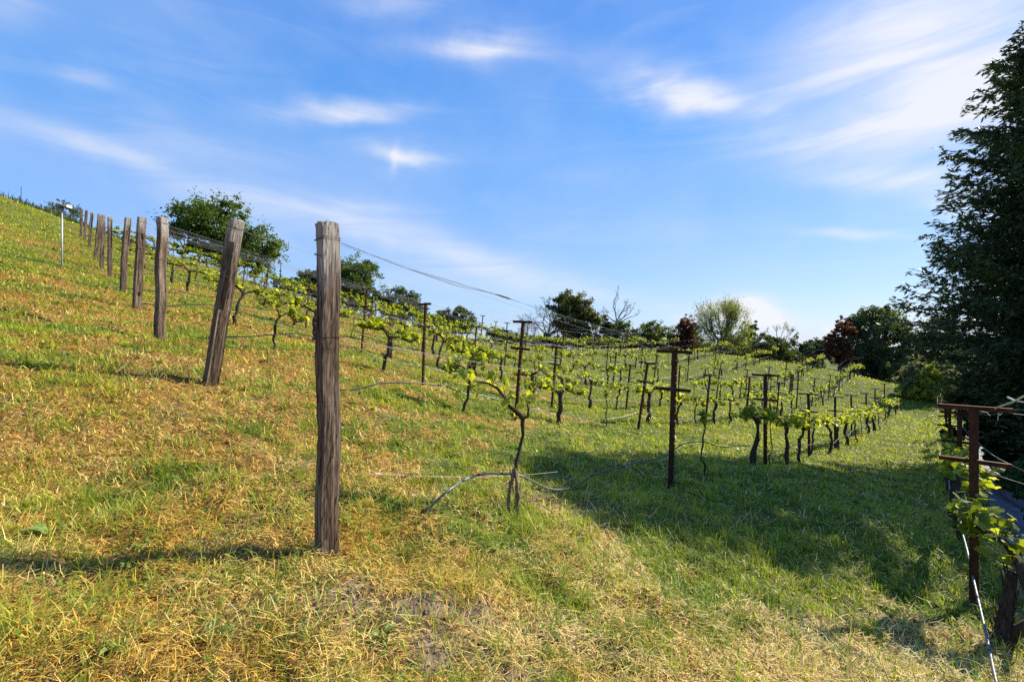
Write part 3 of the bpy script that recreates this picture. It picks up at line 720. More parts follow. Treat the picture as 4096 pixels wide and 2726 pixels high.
# loose double strand with its turnbuckle on the front post --------------------------------
def front_wire():
    P,top,hh,tl=POSTS[0]; x,y=at(2680,1945,6.4)[:2]; st=gp(x,y)+np.array([0,0,1.95])
    t=empty('bridle_wire',top,'double strand of wire with a small tensioner tied to the tall front post','wire')
    d=st-top
    b=MB(); b.tube([np.zeros(3)+[.05,.03,.0],d*.12+[0,0,-.02],d*.30+[0,0,.0]],.0018,5); b.tube([np.zeros(3)+[.05,.03,.0],d*.12+[0,0,-.02],d*.21+[0,0,-.03],d*.30],.0018,5); b.tube([d*.345,d*.6+[0,0,-.02],d],.0014,5)
    b.build('strand',M_DARKW,t)
    b=MB(); b.tube([d*.30,d*.315,d*.335,d*.345],[.002,.008,.008,.002],8); b.build('tensioner',M_DARKW,t)
front_wire()

# first vine of the front row: pale stump, twisting young trunk ---------------------------
def front_vine():
    rng=np.random.default_rng(41); b=gp(*at(2060,2050,4.15)[:2])
    t=empty('grapevine',b,'twisting young grapevine rising from a pale split stump beside the arching hose','grapevine','grapevines in the rows')
    m=MB()
    for dx,dz in((-.075,.40),(.07,.38),(.0,.44)): m.tube(bend((dx*.75,rng.normal(0,.03),-.1),(dx*.2,0,dz),7,rng,.014),np.linspace(.021,.011,7),8,rough=.2,rng=rng)
    for _ in range(9):
        a=rng.random()*6.28; z=rng.uniform(.05,.35); q=np.array([math.cos(a)*.05*(1-z),math.sin(a)*.05,z]); m.tube([q,q+[.01*math.cos(a),.01,.06],q+[.02*math.cos(a),.015,.11]],[.004,.007,.002],4)
    m.build('stump',M_PALEBARK,t,smooth=True)
    m=MB(); P=np.array([(0,0,.32),(.01,0,.45),(.045,.02,.58),(.075,.03,.70),(.07,.03,.80),(.075,.02,.86),(.03,0,.91),(-.03,-.01,.95)])
    m.tube(P,[.017,.016,.015,.016,.019,.022,.020,.018],9,rough=.1,rng=rng); m.tube(P*[.8,1,.97]+[.01,.02,.0],[.010,.010,.009,.01,.011,.012,.012,.01],7,rough=.15,rng=rng)
    m.build('trunk',M_BARK,t,smooth=True)
    a=MB(); l=MB()
    A=np.array([(-.03,-.01,.95),(-.08,0,1.00),(-.11,0,1.07),(-.17,.01,1.14),(-.26,.02,1.18),(-.36,.0,1.19)])
    a.tube(A,[.016,.015,.014,.012,.010,.007],8,rough=.1,rng=rng); A2=np.array([(.07,.02,.85),(.115,.0,.88),(.125,0,.94),(.11,0,1.0)]); a.tube(A2,[.014,.013,.011,.007],8,rough=.1,rng=rng)
    for q,k,sp,sz in(((-.42,0,1.22),13,.06,.10),((-.2,0,1.22),10,.07,.085),((-.08,0,1.08),8,.05,.08),((.12,0,1.05),9,.045,.095),((-.03,0,.93),5,.04,.07)):
        pos=rng.normal(0,sp,(k,3))+q; add_leaves(l,pos,sz*rng.uniform(.6,1.15,k),rng,*VCOL,droop=.5)
        for p in pos[:6]: a.tube(bend(np.array(q)-[0,0,.05],p,3,rng,.004),[.0035,.003,.002],4)
    a.build('cordon_arm',M_BARK,t,smooth=True); l.build('leaves',M_VLEAF,t,usecol=True)
front_vine()

# hose of the front row: rises from a T piece, arches and sags ----------------------------
def front_hose():
    t=empty('drip_hose',on_ground(1692,2062),'grey drip hose arching off the ground from a black T fitting','hose','drip hoses')
    o=np.array(t.location); 
    g0=on_ground(1692,2062); q0=g0[1]
    key=[(1692,2058,q0),(1740,2008,q0+.03),(1800,1955,q0+.07),(1870,1912,4.06),(1940,1893,4.1),(2010,1893,4.14),(2080,1900,4.2),(2140,1928,4.4),(2185,1950,4.6),(2240,1957,4.85),(2300,1943,5.15),
         (2370,1900,5.5),(2450,1874,5.85),(2560,1846,6.15),(2660,1825,6.42)]
    K=[at(*k) for k in key]
    P0=POSTS[0][0]; x=K[-1]
    for j in range(1,60):
        q=.5*j; xx=x[0]+UX*q; yy=x[1]+UY*q; b=.42+.05*math.sin(q*1.9)+.06*math.sin(q*.8+1)
        K.append(gp(xx,yy,b*(1 if j>2 else 1)))
    K=np.array(K); 
    # smooth the polyline
    S=[]
    for i in range(len(K)-1):
        p0=K[max(i-1,0)];p1=K[i];p2=K[i+1];p3=K[min(i+2,len(K)-1)]
        for f in (0,.33,.66): S.append(.5*((2*p1)+(-p0+p2)*f+(2*p0-5*p1+4*p2-p3)*f*f+(-p0+3*p1-3*p2+p3)*f**3))
    S.append(K[-1]); S=np.array(S)
    n=30
    MB().tube(S[:n],.0095,9).build('weathered_hose_end',M_HOSEG,t,smooth=True,shift=o)
    MB().tube(S[n-1:],.0085,7).build('hose',M_HOSE,t,smooth=True,shift=o)
    a=at(1692,2058,q0)+[0,0,.03]; b=on_ground(1795,2058)+[0,0,.06]; m=MB(); m.tube([a-(b-a)*.04,b],.011,9); m.tube([a,a*.6+S[2]*.4],.013,9); m.tube([a-(b-a)*.06,a+(b-a)*.10],.015,9); m.build('fitting',M_PLASTIC,t,smooth=True,shift=o)
    for i in (11,15,33,45): MB().tube([S[i]-(S[i+1]-S[i])*.25,S[i]+(S[i+1]-S[i])*.25],.0125,8).build('connector',M_PLASTIC,t,smooth=True,shift=o)
    # low support wire beside it
    pa=at(1500,1893,3.6); pb=at(2230,1885,4.9); w=np.linspace(0,1,12)[:,None]; path=pa*(1-w)+pb*w-np.array([0,0,1])*(.16*w*(1-w))
    o2=MB().tube(path,.0016,5).tube(path[:2]*[[1,1,1],[.3,.3,.3]]+path[:1]*[[0,0,0],[.7,.7,.7]],.006,6).build('support_wire',M_TWINE); tag(o2,'pale slack wire stretched low between the tall front post and the stump','wire')
front_hose()

# ------------------------------------------------------------------ lowest row by the channel
def low_row():
    rng=np.random.default_rng(9); S=[at(*p)[:2] for p in R0]; t=30
    for q in range(3): S.append(np.array([S[-1][0]+UX*5,S[-1][1]+UY*5]))
    lab=['tall rusty notched stake with two wide crossarms beside the drainage channel','rusty stake with two crossarms just behind the tallest rusty stake']
    pts=[]
    for i,(x,y) in enumerate(S):
        L=lab[i] if i<2 else 'rusty stake, %s along the lowest row beside the channel'%ORD[i]
        make_stake(gp(x,y),L,'rusty steel trellis stakes',0 if i<3 else rng.normal(0,.03),True,1.0)
        Mx=np.array(Matrix.Rotation(ROWANG,3,'Z'))
        pts.append({k:gp(x,y)+Mx@np.array(v) for k,v in dict(a=(0,.25,1.93),b=(0,-.25,1.93),c=(0,.245,1.41),d=(0,-.245,1.41),e=(.0,.02,.88)).items()})
    off={'a':(5.9,4.1,.95),'b':(5.6,3.9,1.2),'c':(5.9,4.2,.05),'d':(5.6,4.0,.1),'e':(4.75,3.55,-.65)}
    for k,nm in(('a','upper uphill'),('b','upper downhill'),('c','lower uphill'),('d','lower downhill'),('e','cordon')):
        path=wire_path([np.array(off[k])]+[p[k] for p in pts],.03,rng,5)
        o=MB().tube(path,.0022,5,cap=False).build('trellis_wire',M_TWINE if k!='b' else M_WIRE); tag(o,'thin %s wire of the lowest row beside the channel'%nm,'wire','trellis wires')
    # a dry pruned cane hung on the top crossarm
    a=at(3885,1640,4.5); m=MB()
    m.tube([a,at(3945,1648,4.45),at(4000,1625,4.35),at(4055,1605,4.2),at(4110,1575,4.0)],[.003,.005,.006,.008,.009],6)
    m.tube([at(4030,1588,4.3),at(4062,1603,4.2),at(4110,1610,4.0)],[.008,.007,.006],6); m.tube([at(3945,1648,4.45),at(3960,1662,4.45)],.003,5)
    m.tube([at(4000,1640,4.4),at(4010,1650,4.4),at(3998,1660,4.4),at(3994,1650,4.4),at(3990,1680,4.4)],.0025,5)
    o=m.build('dry_cane',M_TWINE); tag(o,'bleached dry vine cane caught on the crossarm of the tallest rusty stake','cane')
    # the near vine: thick shaggy trunk, arm reaching back to the stake
    b=gp(*at(4010,2600,4.0)[:2]); t=empty('grapevine',b,'old grapevine with thick shaggy trunk and big leaves beside the tallest rusty stake','grapevine','grapevines in the rows')
    m=MB(); T=[at(3995,2640,4.0),at(4005,2580,4.0),at(4012,2520,4.0),at(4022,2440,4.0),at(4035,2370,4.0),at(4047,2310,4.0),at(4052,2285,4.0)]
    m.tube(T,[.085,.08,.056,.047,.045,.044,.034],12,rough=.10,rng=rng); m.tube([at(4030,2550,4.0),at(4080,2515,3.9),at(4130,2480,3.8)],[.05,.036,.03],9,rough=.1,rng=rng)
    for _ in range(46):
        f=rng.uniform(.08,.95)*6; i=int(f); c=T[i]*(1-f+i)+T[i+1]*(f-i); a=rng.random()*6.28; q=c+np.array([math.cos(a),math.sin(a),0])*(.047 if i>1 else .068)
        m.tube([q,q+[math.cos(a)*.010,math.sin(a)*.01,.05],q+[math.cos(a)*.026,math.sin(a)*.026,.10]],[.006,.009,.002],4)
    m.build('trunk',M_BARK,t,smooth=True,shift=b)
    m=MB(); l=MB(); A=np.array([at(4135,2400,3.8),at(4095,2310,3.9),at(4055,2215,4.05),at(4015,2165,4.15),at(3965,2135,4.25),at(3915,2115,4.35),at(3885,2095,4.6)])
    m.tube(A,[.04,.036,.033,.03,.03,.034,.02],9,rough=.12,rng=rng)
    for _ in range(26):
        f=rng.uniform(0,.9)*6; i=int(f); c=A[i]*(1-f+i)+A[i+1]*(f-i); m.tube(bend(c+rng.normal(0,.02,3),c+(A[i+1]-A[i])*.5+rng.normal(0,.025,3),4,rng,.004),.004,4)
    for (px,py,Y,k,sp,sz) in((3905,2075,4.3,34,.085,.11),(3870,2030,4.45,22,.08,.10),(3945,2060,4.3,16,.06,.11),(4080,2190,4.0,20,.07,.105),(4010,2080,4.2,5,.05,.09),(4040,2090,4.2,4,.04,.10),(3835,2080,4.5,5,.04,.09)):
        q=at(px,py,Y); pos=rng.normal(0,sp,(k,3))+q; add_leaves(l,pos,sz*rng.uniform(.6,1.15,k),rng,(.12,.20,.015),(.30,.36,.03),droop=.5)
        for p in pos[:7]: m.tube(bend(q-[0,0,.06],p,3,rng,.005),[.004,.003,.002],4)
    m.tube(bend(at(4020,2150,4.15),at(4035,2040,4.2),5,rng,.006),[.004,.004,.003,.003,.002],5)
    m.build('cordon_arm',M_BARK,t,smooth=True,shift=b); l.build('leaves',M_VLEAF,t,shift=b,usecol=True)
    # further vines of that row
    for i,tt in enumerate([1.7,2.9,4.3,6.2,8.0,9.8,11.8,13.8,16,18.2,20.4]):
        x=4.57+UX*tt*1.0-.02*tt; y=4.49+UY*tt; place_vine(x-.05,y+.02,'old','leafy old grapevine, %s along the lowest row beyond the tallest rusty stake'%ORD[i],'grapevines in the rows',rng,1.0)
    # hose
    K=[at(4030,2850,3.05),at(3985,2726,3.3),at(3958,2600,3.62),at(3945,2540,3.8),at(3920,2430,4.1),at(3890,2300,4.5),at(3868,2200,4.85),at(3845,2110,5.3),at(3835,2020,5.9),at(3828,1960,6.5)]
    for j in range(1,30):
        q=4.0+.6*j; x=4.57+UX*q-.02*q-.15; y=4.49+UY*q; 
        if y<7: continue
        K.append(gp(x,y,.45+.04*math.sin(q*2)))
    K=np.array(K); S=[]
    for i in range(len(K)-1):
        p0=K[max(i-1,0)];p1=K[i];p2=K[i+1];p3=K[min(i+2,len(K)-1)]
        for f in (0,.33,.66): S.append(.5*((2*p1)+(-p0+p2)*f+(2*p0-5*p1+4*p2-p3)*f*f+(-p0+3*p1-3*p2+p3)*f**3))
    S=np.array(S); t=empty('drip_hose',K[1],'pale grey drip hose running past the tallest rusty stake along the channel','hose','drip hoses'); o=np.array(t.location)
    MB().tube(S,.0105,9).build('hose',M_HOSEG,t,smooth=True,shift=o)
    for i in (6,13): MB().tube([S[i]-(S[i+1]-S[i])*.12,S[i]+(S[i+1]-S[i])*.12],.0125,8).build('hose_clip',M_PLASTIC,t,smooth=True,shift=o)
low_row()

# ------------------------------------------------------------------ weather mast and thin stake on the hill
def mast():
    x,y=at(248,1042,15)[:2]; b=gp(x,y); h=2.02
    t=empty('weather_mast',b,'thin grey metal mast with a tilted pale hood and small dark sensor cups','mast')
    m=MB(); m.tube([(0,0,-.3),(0,0,h)],.026,12); m.build('pole',M_POLE,t,smooth=True)
    R=np.array(Matrix.Rotation(math.radians(18),3,'Y'))
    # hood: a shallow tapering shell
    V=[];P=[(-.17,-.10,-.012),(.20,-.10,-.012),(.20,.10,-.012),(-.17,.10,-.012),(-.165,-.095,.012),(.18,-.09,.075),(.18,.09,.075),(-.165,.095,.012)]
    hd=MB(); hd.add(np.array(P)@R.T+[.06,0,h+.05],[(4,5,6,7),(0,1,5,4),(1,2,6,5),(2,3,7,6),(3,0,4,7)]); hd.build('hood',M_CAPW,t)
    un=MB(); un.box(np.array([.0,0,-.03])@R.T+[.06,0,h+.05],(.33,.17,.034),R); un.box(np.array([.15,0,-.06])@R.T+[.06,0,h+.05],(.05,.10,.04),R); un.tube([(.0,0,h-.02),(.0,0,h+.03)],.04,10)
    un.tube([(-.10,0,h+.05),(-.09,0,h-.0),(0,0,h-.03)],.006,6); un.tube([(.2,0,h-.07),(.26,0,h-.13),(.29,0,h-.2)],[.008,.012,.004],6); un.build('instrument_box',M_PLASTIC,t)
    a=MB(); a.tube([(-.05,0,h+.07),(-.05,0,h+.20)],.028,8); a.build('sensor_stem',M_CAPW,t,smooth=True)
    c=MB()
    for k in range(3):
        q=k*2.094+.3; e=np.array([-.05+.085*math.cos(q),.085*math.sin(q),h+.215]); c.tube([(-.05,0,h+.215),e],.006,5)
        c.tube([e+[-.035*math.sin(q),.035*math.cos(q),0],e,e+[.03*math.sin(q),-.03*math.cos(q),0]],[.034,.030,.006],8)
    c.build('sensor_cup',M_PLASTIC,t,smooth=True)
    x,y=at(85,858,40)[:2]
    b=MB(); b.tube([gp(x,y,-.2),gp(x,y,1.7)],[.022,.018],6); b.box(gp(x,y,1.62),(.05,.05,.03)); o=b.build('thin_stake',M_RUST); tag(o,'thin dark stake sticking up alone from the weeds on the brow of the hill','stake')
mast()

# ------------------------------------------------------------------ trees
def clump_leaves(mb,lobes,n,size,col0,col1,rng,clump=.30,kper=26,up=.25,shell=.45,aspect=.6):
    """leaf-sized faces gathered in clumps through the volume of each lobe (centre, radii)"""
    vol=np.array([np.prod(r)**(2/3) for c,r in lobes]); vol/=vol.sum(); cents=[]
    for (c,r),w in zip(lobes,vol):
        K=max(5,int(kper*len(lobes)*w)); d=rng.normal(size=(K,3)); d/=np.linalg.norm(d,axis=1,keepdims=True)
        rr=shell+(1-shell)*rng.random(K)**.7; C=np.asarray(c)+d*rr[:,None]*np.asarray(r); cents+=list(C)
        m=int(n*w); k=rng.integers(0,K,m); cr=clump*np.mean(r)*(.6+.8*rng.random(K))
        e=rng.normal(size=(m,3)); e/=np.linalg.norm(e,axis=1,keepdims=True); pos=C[k]+e*(cr[k]*rng.random(m)**.5)[:,None]*[1,1,.75]
        t=np.clip(.5+.28*rng.normal(size=K),0,1)[k]*.7+.3*rng.random(m)
        quads(mb,pos,size*rng.uniform(.6,1.3,m),lerp3(col0,col1,t),rng,up,aspect)
    for (c,r),w in zip(lobes,vol):
        K=max(3,int(7*len(lobes)*w)); d=rng.normal(size=(K,3)); d/=np.linalg.norm(d,axis=1,keepdims=True); C=np.asarray(c)+d*np.asarray(r)*rng.uniform(1.0,1.22,(K,1)); m=int(n*w*.12)
        pos=C[rng.integers(0,K,m)]+rng.normal(0,.10,(m,3))*np.mean(r); quads(mb,pos,size*rng.uniform(.5,1.0,m),lerp3(col0,col1,rng.random(m)),rng,up,aspect)
    return cents
def quads(mb,pos,size,col,rng,up=.25,aspect=.6):
    m=len(pos); nrm=rng.normal(size=(m,3))+[0,0,up]; nrm/=np.linalg.norm(nrm,axis=1,keepdims=True)
    a=np.cross(nrm,rng.normal(size=(m,3))); a/=np.linalg.norm(a,axis=1,keepdims=True)+1e-9; b=np.cross(nrm,a)
    a=a*size[:,None]/2; b=b*(size*aspect)[:,None]/2
    V=np.stack([pos-a,pos-b*.9+a*.1,pos+a,pos+b*.9+a*.1],1).reshape(-1,3)
    mb.raw(V,np.arange(4*m),np.full(m,4),np.repeat(col,4,axis=0))
def grow(mb,p,d,L,r,depth,rng,spread=.55,up=.1,kids=(2,4),tips=None,sides=5,shrink=.68):
    d=np.asarray(d,float)/np.linalg.norm(d); n=5; pts=[np.asarray(p,float)]
    for i in range(n-1):
        d=d+rng.normal(0,.12,3)+[0,0,up*.2]; d/=np.linalg.norm(d); pts.append(pts[-1]+d*L/(n-1))
    mb.tube(pts,np.maximum(np.linspace(r,r*.62,n),.016),max(3,sides),cap=False)
    if depth==0:
        if tips is not None: tips.append(pts[-1]); tips.append(pts[2])
        return
    for k in range(rng.integers(*kids)):
        e=d+rng.normal(0,spread,3)+[0,0,up]; i=rng.integers(2,n) if k else n-1
        grow(mb,pts[i],e,L*shrink*rng.uniform(.75,1.2),r*.58,depth-1,rng,spread,up,kids,tips,sides-1,shrink)

def tree(name,label,cat,Y,lobes,cols,n,base_px,seed,leaf=.2,trunk=.28,clump=.32,kper=24,bark=None,shell=.45,limbs=10,group='trees and shrubs beyond the vineyard',depth=.85,aspect=.6):
    rng=np.random.default_rng(seed); W=[]
    for (px,py,rx,ry) in lobes: W.append((at(px,py,Y)+[0,rng.normal(0,.4),0],np.array([rx,rx*depth,ry])*Y/F*(1.10 if Y>30 else 1)))
    bx=at(base_px,1363,Y)[:2]; b=gp(*bx)
    t=empty(name,b,label,cat,group)
    l=MB(); cents=clump_leaves(l,W,int(n*1.7),leaf*1.3,cols[0],cols[1],rng,clump*.95,int(kper*1.7),shell=shell,aspect=.75 if aspect==.6 else aspect)
    m=MB(); c0=W[0][0]; fork=b*.45+c0*.55; fork[:2]=b[:2]*.55+c0[:2]*.45
    m.tube(bend(b-[0,0,.3],fork,6,rng,.03),np.linspace(trunk,trunk*.7,6),8,rough=.06,rng=rng)
    for c,r in W: m.tube(bend(fork,c,5,rng,.08),np.linspace(trunk*.6,trunk*.2,5),6)
    for i in rng.choice(len(cents),min(limbs*len(W),len(cents)),replace=False):
        j=int(np.argmin([np.linalg.norm(cents[i]-c) for c,r in W])); m.tube(bend(W[j][0],cents[i],4,rng,.08),np.linspace(trunk*.22,trunk*.06,4),4,cap=False)
    m.build('trunk',bark or M_TBARK,t,smooth=True,shift=b); l.build('crown',M_TLEAF,t,shift=b,usecol=True)
    return t
OAK=((.04,.080,.013),(.15,.215,.038)); DARK=((.026,.046,.015),(.10,.14,.04)); OLIVE=((.055,.065,.018),(.18,.19,.06)); LIGHT=((.13,.18,.03),(.33,.36,.07)); BLUEG=((.035,.058,.034),(.11,.15,.08))
RED=((.07,.022,.014),(.22,.075,.045)); PALE=((.12,.15,.07),(.30,.32,.18)); BRIGHT=((.14,.19,.02),(.36,.38,.05)); BUSH=((.035,.068,.02),(.13,.19,.045))
def build_trees():
    tree('oak_tree','broad green oak tree with two rounded crowns behind the leaning notched post','tree',46,[(850,900,140,95),(790,870,85,70),(900,850,70,60),(780,940,75,60),(930,960,80,85),(1030,985,85,85),(1060,1010,55,60),(730,990,45,45),(1000,1060,60,35),(860,1020,100,45)],OAK,11000,930,1,.21,.4,.36,13)
    tree('oak_tree','dark spreading tree partly hidden by the tall front post','tree',50,[(1225,1125,40,42),(1260,1140,50,50)],DARK,3000,1260,2,.2,.3)
    tree('oak_tree','full green oak beside the tall front post, against the sky','tree',50,[(1400,1110,70,70),(1450,1120,75,75),(1390,1190,70,60),(1470,1190,55,55),(1350,1150,40,60)],((.035,.07,.014),(.13,.19,.04)),8000,1420,3,.2,.35,.36,16)
    tree('oak_tree','lower blue green tree between the full oak and the dark rounded bush','tree',52,[(1600,1195,65,40),(1570,1225,50,45),(1650,1225,45,40),(1610,1250,75,35)],BLUEG,5000,1610,4,.19,.28)
    tree('bush','dark rounded bush low on the brow under the long wires','shrub',50,[(1790,1265,45,28),(1850,1270,50,32),(1820,1300,80,28),(1830,1240,22,20)],DARK,4000,1830,5,.18,.2)
    tree('bush','small grey green bush left of the bare purple tree','shrub',54,[(1985,1340,35,25),(2020,1350,30,22)],BUSH,1800,1990,6,.17,.15)
    # bare, twiggy tree
    rng=np.random.default_rng(60); Y=56; b=gp(*at(2190,1363,Y)[:2]); t=empty('bare_tree',b,'leafless spreading tree with a haze of purple grey twigs','tree','trees and shrubs beyond the vineyard')
    m=MB(); m2=MB(); tips=[]; zt=at(2190,1330,Y)[2]
    m.tube(bend(b,(b[0],b[1],zt-.3),4,rng,.03),[.3,.26,.24,.22],7)
    for k in range(11):
        a=rng.uniform(-1.3,1.2); grow(m2,(b[0],b[1],zt-.4),(math.sin(a)*1.25,rng.normal(0,.5),math.cos(a)*.8+.12),1.7,.09,5,rng,.6,.06,(2,4),tips,5,.72)
    m.build('trunk',M_GREYB,t,shift=b); m2.build('branches',M_GREYB,t,shift=b)
    l=MB(); T=np.array(tips); quads(l,T[rng.integers(0,len(T),3200)]+rng.normal(0,.16,(3200,3)),np.full(3200,.09),lerp3((.08,.07,.08),(.19,.17,.20),rng.random(3200)),rng); l.build('buds',M_TLEAF,t,shift=b,usecol=True)
    tree('cypress_tree','tall olive green tree with billowing stacked crown, highest in the middle','tree',54,[(2290,1200,55,40),(2250,1225,50,38),(2320,1235,50,45),(2280,1275,60,55),(2340,1290,55,45),(2365,1270,30,30),(2310,1335,55,45),(2330,1375,55,30),(2210,1225,22,16)],OLIVE,10000,2300,7,.19,.35,.34,14,depth=.9)
    tree('cypress_tree','dark pointed tree with bare branches reaching above it','tree',55,[(2415,1290,25,32),(2430,1340,50,45),(2470,1330,55,40),(2440,1385,65,40),(2490,1385,35,35)],DARK,6000,2450,8,.18,.3)
    rng=np.random.default_rng(61); Y=56; b=gp(*at(2470,1363,Y)[:2]); t=empty('bare_tree',b,'bare crooked branches rising behind the dark pointed tree','tree','trees and shrubs beyond the vineyard')
    m=MB(); tips=[]; p=at(2465,1290,Y); m.tube(bend(b,p,6,rng,.04),np.linspace(.22,.12,6),7)
    for d,L in(((.1,0,1),2.0),((.7,0,.6),1.5),((.5,.1,.9),1.6),((.9,.1,.15),1.5),((-.6,0,.5),1.2)): grow(m,p,d,L,.085,3,rng,.45,.15,(2,3),tips,6,.66)
    m.build('branches',M_GREYB,t,shift=b); l=MB(); T=np.array(tips); quads(l,T[rng.integers(0,len(T),500)]+rng.normal(0,.1,(500,3)),np.full(500,.10),lerp3((.06,.07,.04),(.14,.15,.07),rng.random(500)),rng); l.build('sparse_leaves',M_TLEAF,t,shift=b,usecol=True)
    tree('round_tree','low rounded green tree left of the red brown shrub','tree',56,[(2565,1340,45,45),(2620,1325,45,35),(2650,1345,50,45),(2600,1375,70,35),(2545,1375,35,30)],((.045,.07,.016),(.19,.23,.055)),6000,2600,9,.18,.3)
    tree('red_shrub','dense dark red brown shrub left of the light green willowy tree','shrub',54,[(2740,1300,33,32),(2755,1320,35,38),(2720,1350,36,40),(2765,1365,35,35),(2735,1385,50,30)],RED,6000,2740,10,.15,.2,shell=.2)
    # airy light-green tree
    rng=np.random.default_rng(62); Y=52; b=gp(*at(2880,1363,Y)[:2]); t=empty('willowy_tree',b,'airy light green tree with upright feathery branches in front of a white cloud','tree','trees and shrubs beyond the vineyard')
    m=MB(); tips=[]; p=at(2880,1385,Y); m.tube(bend(b,p,4,rng,.02),np.linspace(.25,.2,4),7)
    for k in range(16):
        a=rng.uniform(-1.1,1.1); grow(m,p+[rng.normal(0,.3),rng.normal(0,.3),0],(math.sin(a)*.95,rng.normal(0,.3),.5+.6*math.cos(a)),1.75+.3*math.cos(a),.075,3,rng,.26,.30,(2,4),tips,5,.72)
    T=np.array(tips); l=MB(); k=9000; pos=T[rng.integers(0,len(T),k)]+rng.normal(0,1,(k,3))*[.26,.26,.22]; quads(l,pos,.15*rng.uniform(.6,1.3,k),lerp3(LIGHT[0],LIGHT[1],rng.random(k)),rng,.2,.45)
    clump_leaves(l,[(at(px,py,Y),np.array([r,r,q])*Y/F) for px,py,r,q in((2835,1350,55,55),(2890,1310,50,55),(2935,1335,55,60),(2890,1390,100,38),(2965,1380,55,40),(2990,1320,26,48),(2800,1330,24,48))],8000,.19,LIGHT[0],LIGHT[1],rng,.30,34)
    m.build('branches',M_TBARK,t,shift=b); l.build('crown',M_TLEAF,t,shift=b,usecol=True)
    tree('bush','blue green shrub with feathery top right of the light green willowy tree','shrub',56,[(3010,1305,22,22),(3000,1335,30,25),(2990,1370,40,35)],BLUEG,2500,2995,11,.15,.15,shell=.2)
    tree('bush','dark dome shaped bush on the brow in front of the open sky','shrub',50,[(3060,1370,50,32),(3110,1385,45,32),(3085,1400,70,28)],DARK,5000,3085,12,.16,.2)
    rng=np.random.default_rng(63); Y=51; b=gp(*at(3130,1363,Y)[:2]); t=empty('bare_tree',b,'thin bare sapling arching out over the dark dome shaped bush','tree','trees and shrubs beyond the vineyard')
    m=MB(); tips=[]; p=at(3120,1370,Y); m.tube(bend(b,p,4,rng,.02),[.09,.08,.07,.06],5)
    for d in((.8,0,.7),(.5,0,1),(1,.1,.45),(-.6,0,.8),(-1,0,.6)): grow(m,p,d,1.0,.035,3,rng,.35,.1,(2,3),tips,5,.66)
    T=np.array(tips); l=MB(); quads(l,T[rng.integers(0,len(T),500)]+rng.normal(0,.1,(500,3)),np.full(500,.11),lerp3((.08,.11,.03),(.2,.22,.06),rng.random(500)),rng); m.build('branches',M_TBARK,t,shift=b); l.build('sparse_leaves',M_TLEAF,t,shift=b,usecol=True)
    tree('sapling','slender blue grey sapling standing in the gap of sky','tree',56,[(3185,1370,14,28),(3180,1410,24,28),(3195,1345,7,16)],BLUEG,1200,3185,13,.14,.1,shell=.1)
    tree('bush','dark blue green bush left of the rust coloured tree','shrub',54,[(3250,1385,38,30),(3280,1400,42,35),(3300,1375,25,22),(3230,1410,30,28)],BLUEG,4500,3265,14,.16,.2)
    tree('copper_tree','rust coloured tree leaning on the big dark green tree','tree',50,[(3360,1310,30,32),(3390,1325,28,22),(3350,1355,36,32),(3340,1400,42,40),(3380,1420,50,40)],((.045,.022,.012),(.20,.075,.040)),6000,3360,15,.16,.2,shell=.2)
    tree('oak_tree','big dark green tree with dense crown at the end of the rows','tree',52,[(3480,1290,75,55),(3540,1275,60,50),(3430,1320,55,50),(3590,1310,50,60),(3500,1370,100,65),(3600,1390,60,60),(3450,1420,80,45),(3560,1440,90,45),(3400,1290,30,25),(3550,1230,25,16)],((.03,.055,.018),(.15,.19,.075)),15000,3510,16,.19,.45,.34,14)
    tree('cypress_tree','dark tree in shadow between the big dark green tree and the redwood','tree',50,[(3690,1345,60,45),(3740,1340,60,60),(3700,1420,80,50),(3790,1400,70,70),(3760,1290,40,35)],((.03,.05,.018),(.10,.14,.05)),9000,3730,17,.15,.2)
    tree('bush','silvery pale green shrub at the foot of the big dark green tree','shrub',36,[(3645,1560,50,28),(3645,1470,32,40),(3650,1520,40,40),(3620,1500,25,28)],PALE,5000,3645,18,.13,.12,shell=.2)
    tree('bush','bright yellow green shrub at the far end of the grassy lane','shrub',35,[(3725,1568,75,26),(3735,1490,45,32),(3700,1520,40,32),(3760,1525,40,28),(3730,1545,60,22)],BRIGHT,6000,3730,19,.13,.12,shell=.2)
    tree('bush','grey green undergrowth bush below the redwood beyond the lane','shrub',38,[(3830,1545,60,24),(3880,1535,60,30)],PALE,4000,3850,20,.12,.12,shell=.2)
    # understorey along the brow, closing the tree line
    rng=np.random.default_rng(90); US=[(1150,1150,'between the two oaks'),(1720,1290,'low on the brow under the long wires'),(2090,1380,'at the foot of the bare purple tree'),(2210,1385,'between the bare purple tree and the tall olive tree'),(2400,1395,'below the tall olive tree'),(2520,1385,'below the crooked bare branches'),
        (2660,1390,'beside the red brown shrub'),(2830,1395,'below the light green willowy tree'),(2950,1390,'at the right foot of the willowy tree'),(3030,1405,'under the blue green shrub'),(3160,1425,'beside the slender sapling'),(3225,1435,'under the gap of sky'),(3420,1470,'below the rust coloured tree'),(3520,1490,'at the foot of the big dark green tree'),(3590,1480,'beside the silvery pale shrub'),(3690,1440,'behind the bright yellow green shrub')]
    for i,(px,py,w) in enumerate(US):
        k=(BUSH,OAK,DARK,BLUEG,OLIVE)[i%5]; cr=float(np.interp(px,[c[0] for c in CREST],[c[1] for c in CREST])); L_=[(px+rng.normal(0,25),py+rng.normal(0,10)-6,rng.uniform(28,46),rng.uniform(22,36)) for _ in range(3)]+[(px,(py+cr)/2+12,60,26)]
        tree('bush','low leafy understorey bush '+w,'shrub',float(np.interp(px,[c[0] for c in CREST],[c[2] for c in CREST]))+rng.uniform(3,9),L_,k,3400,px,700+i,.16,.1,.34,18,shell=.2,limbs=5)
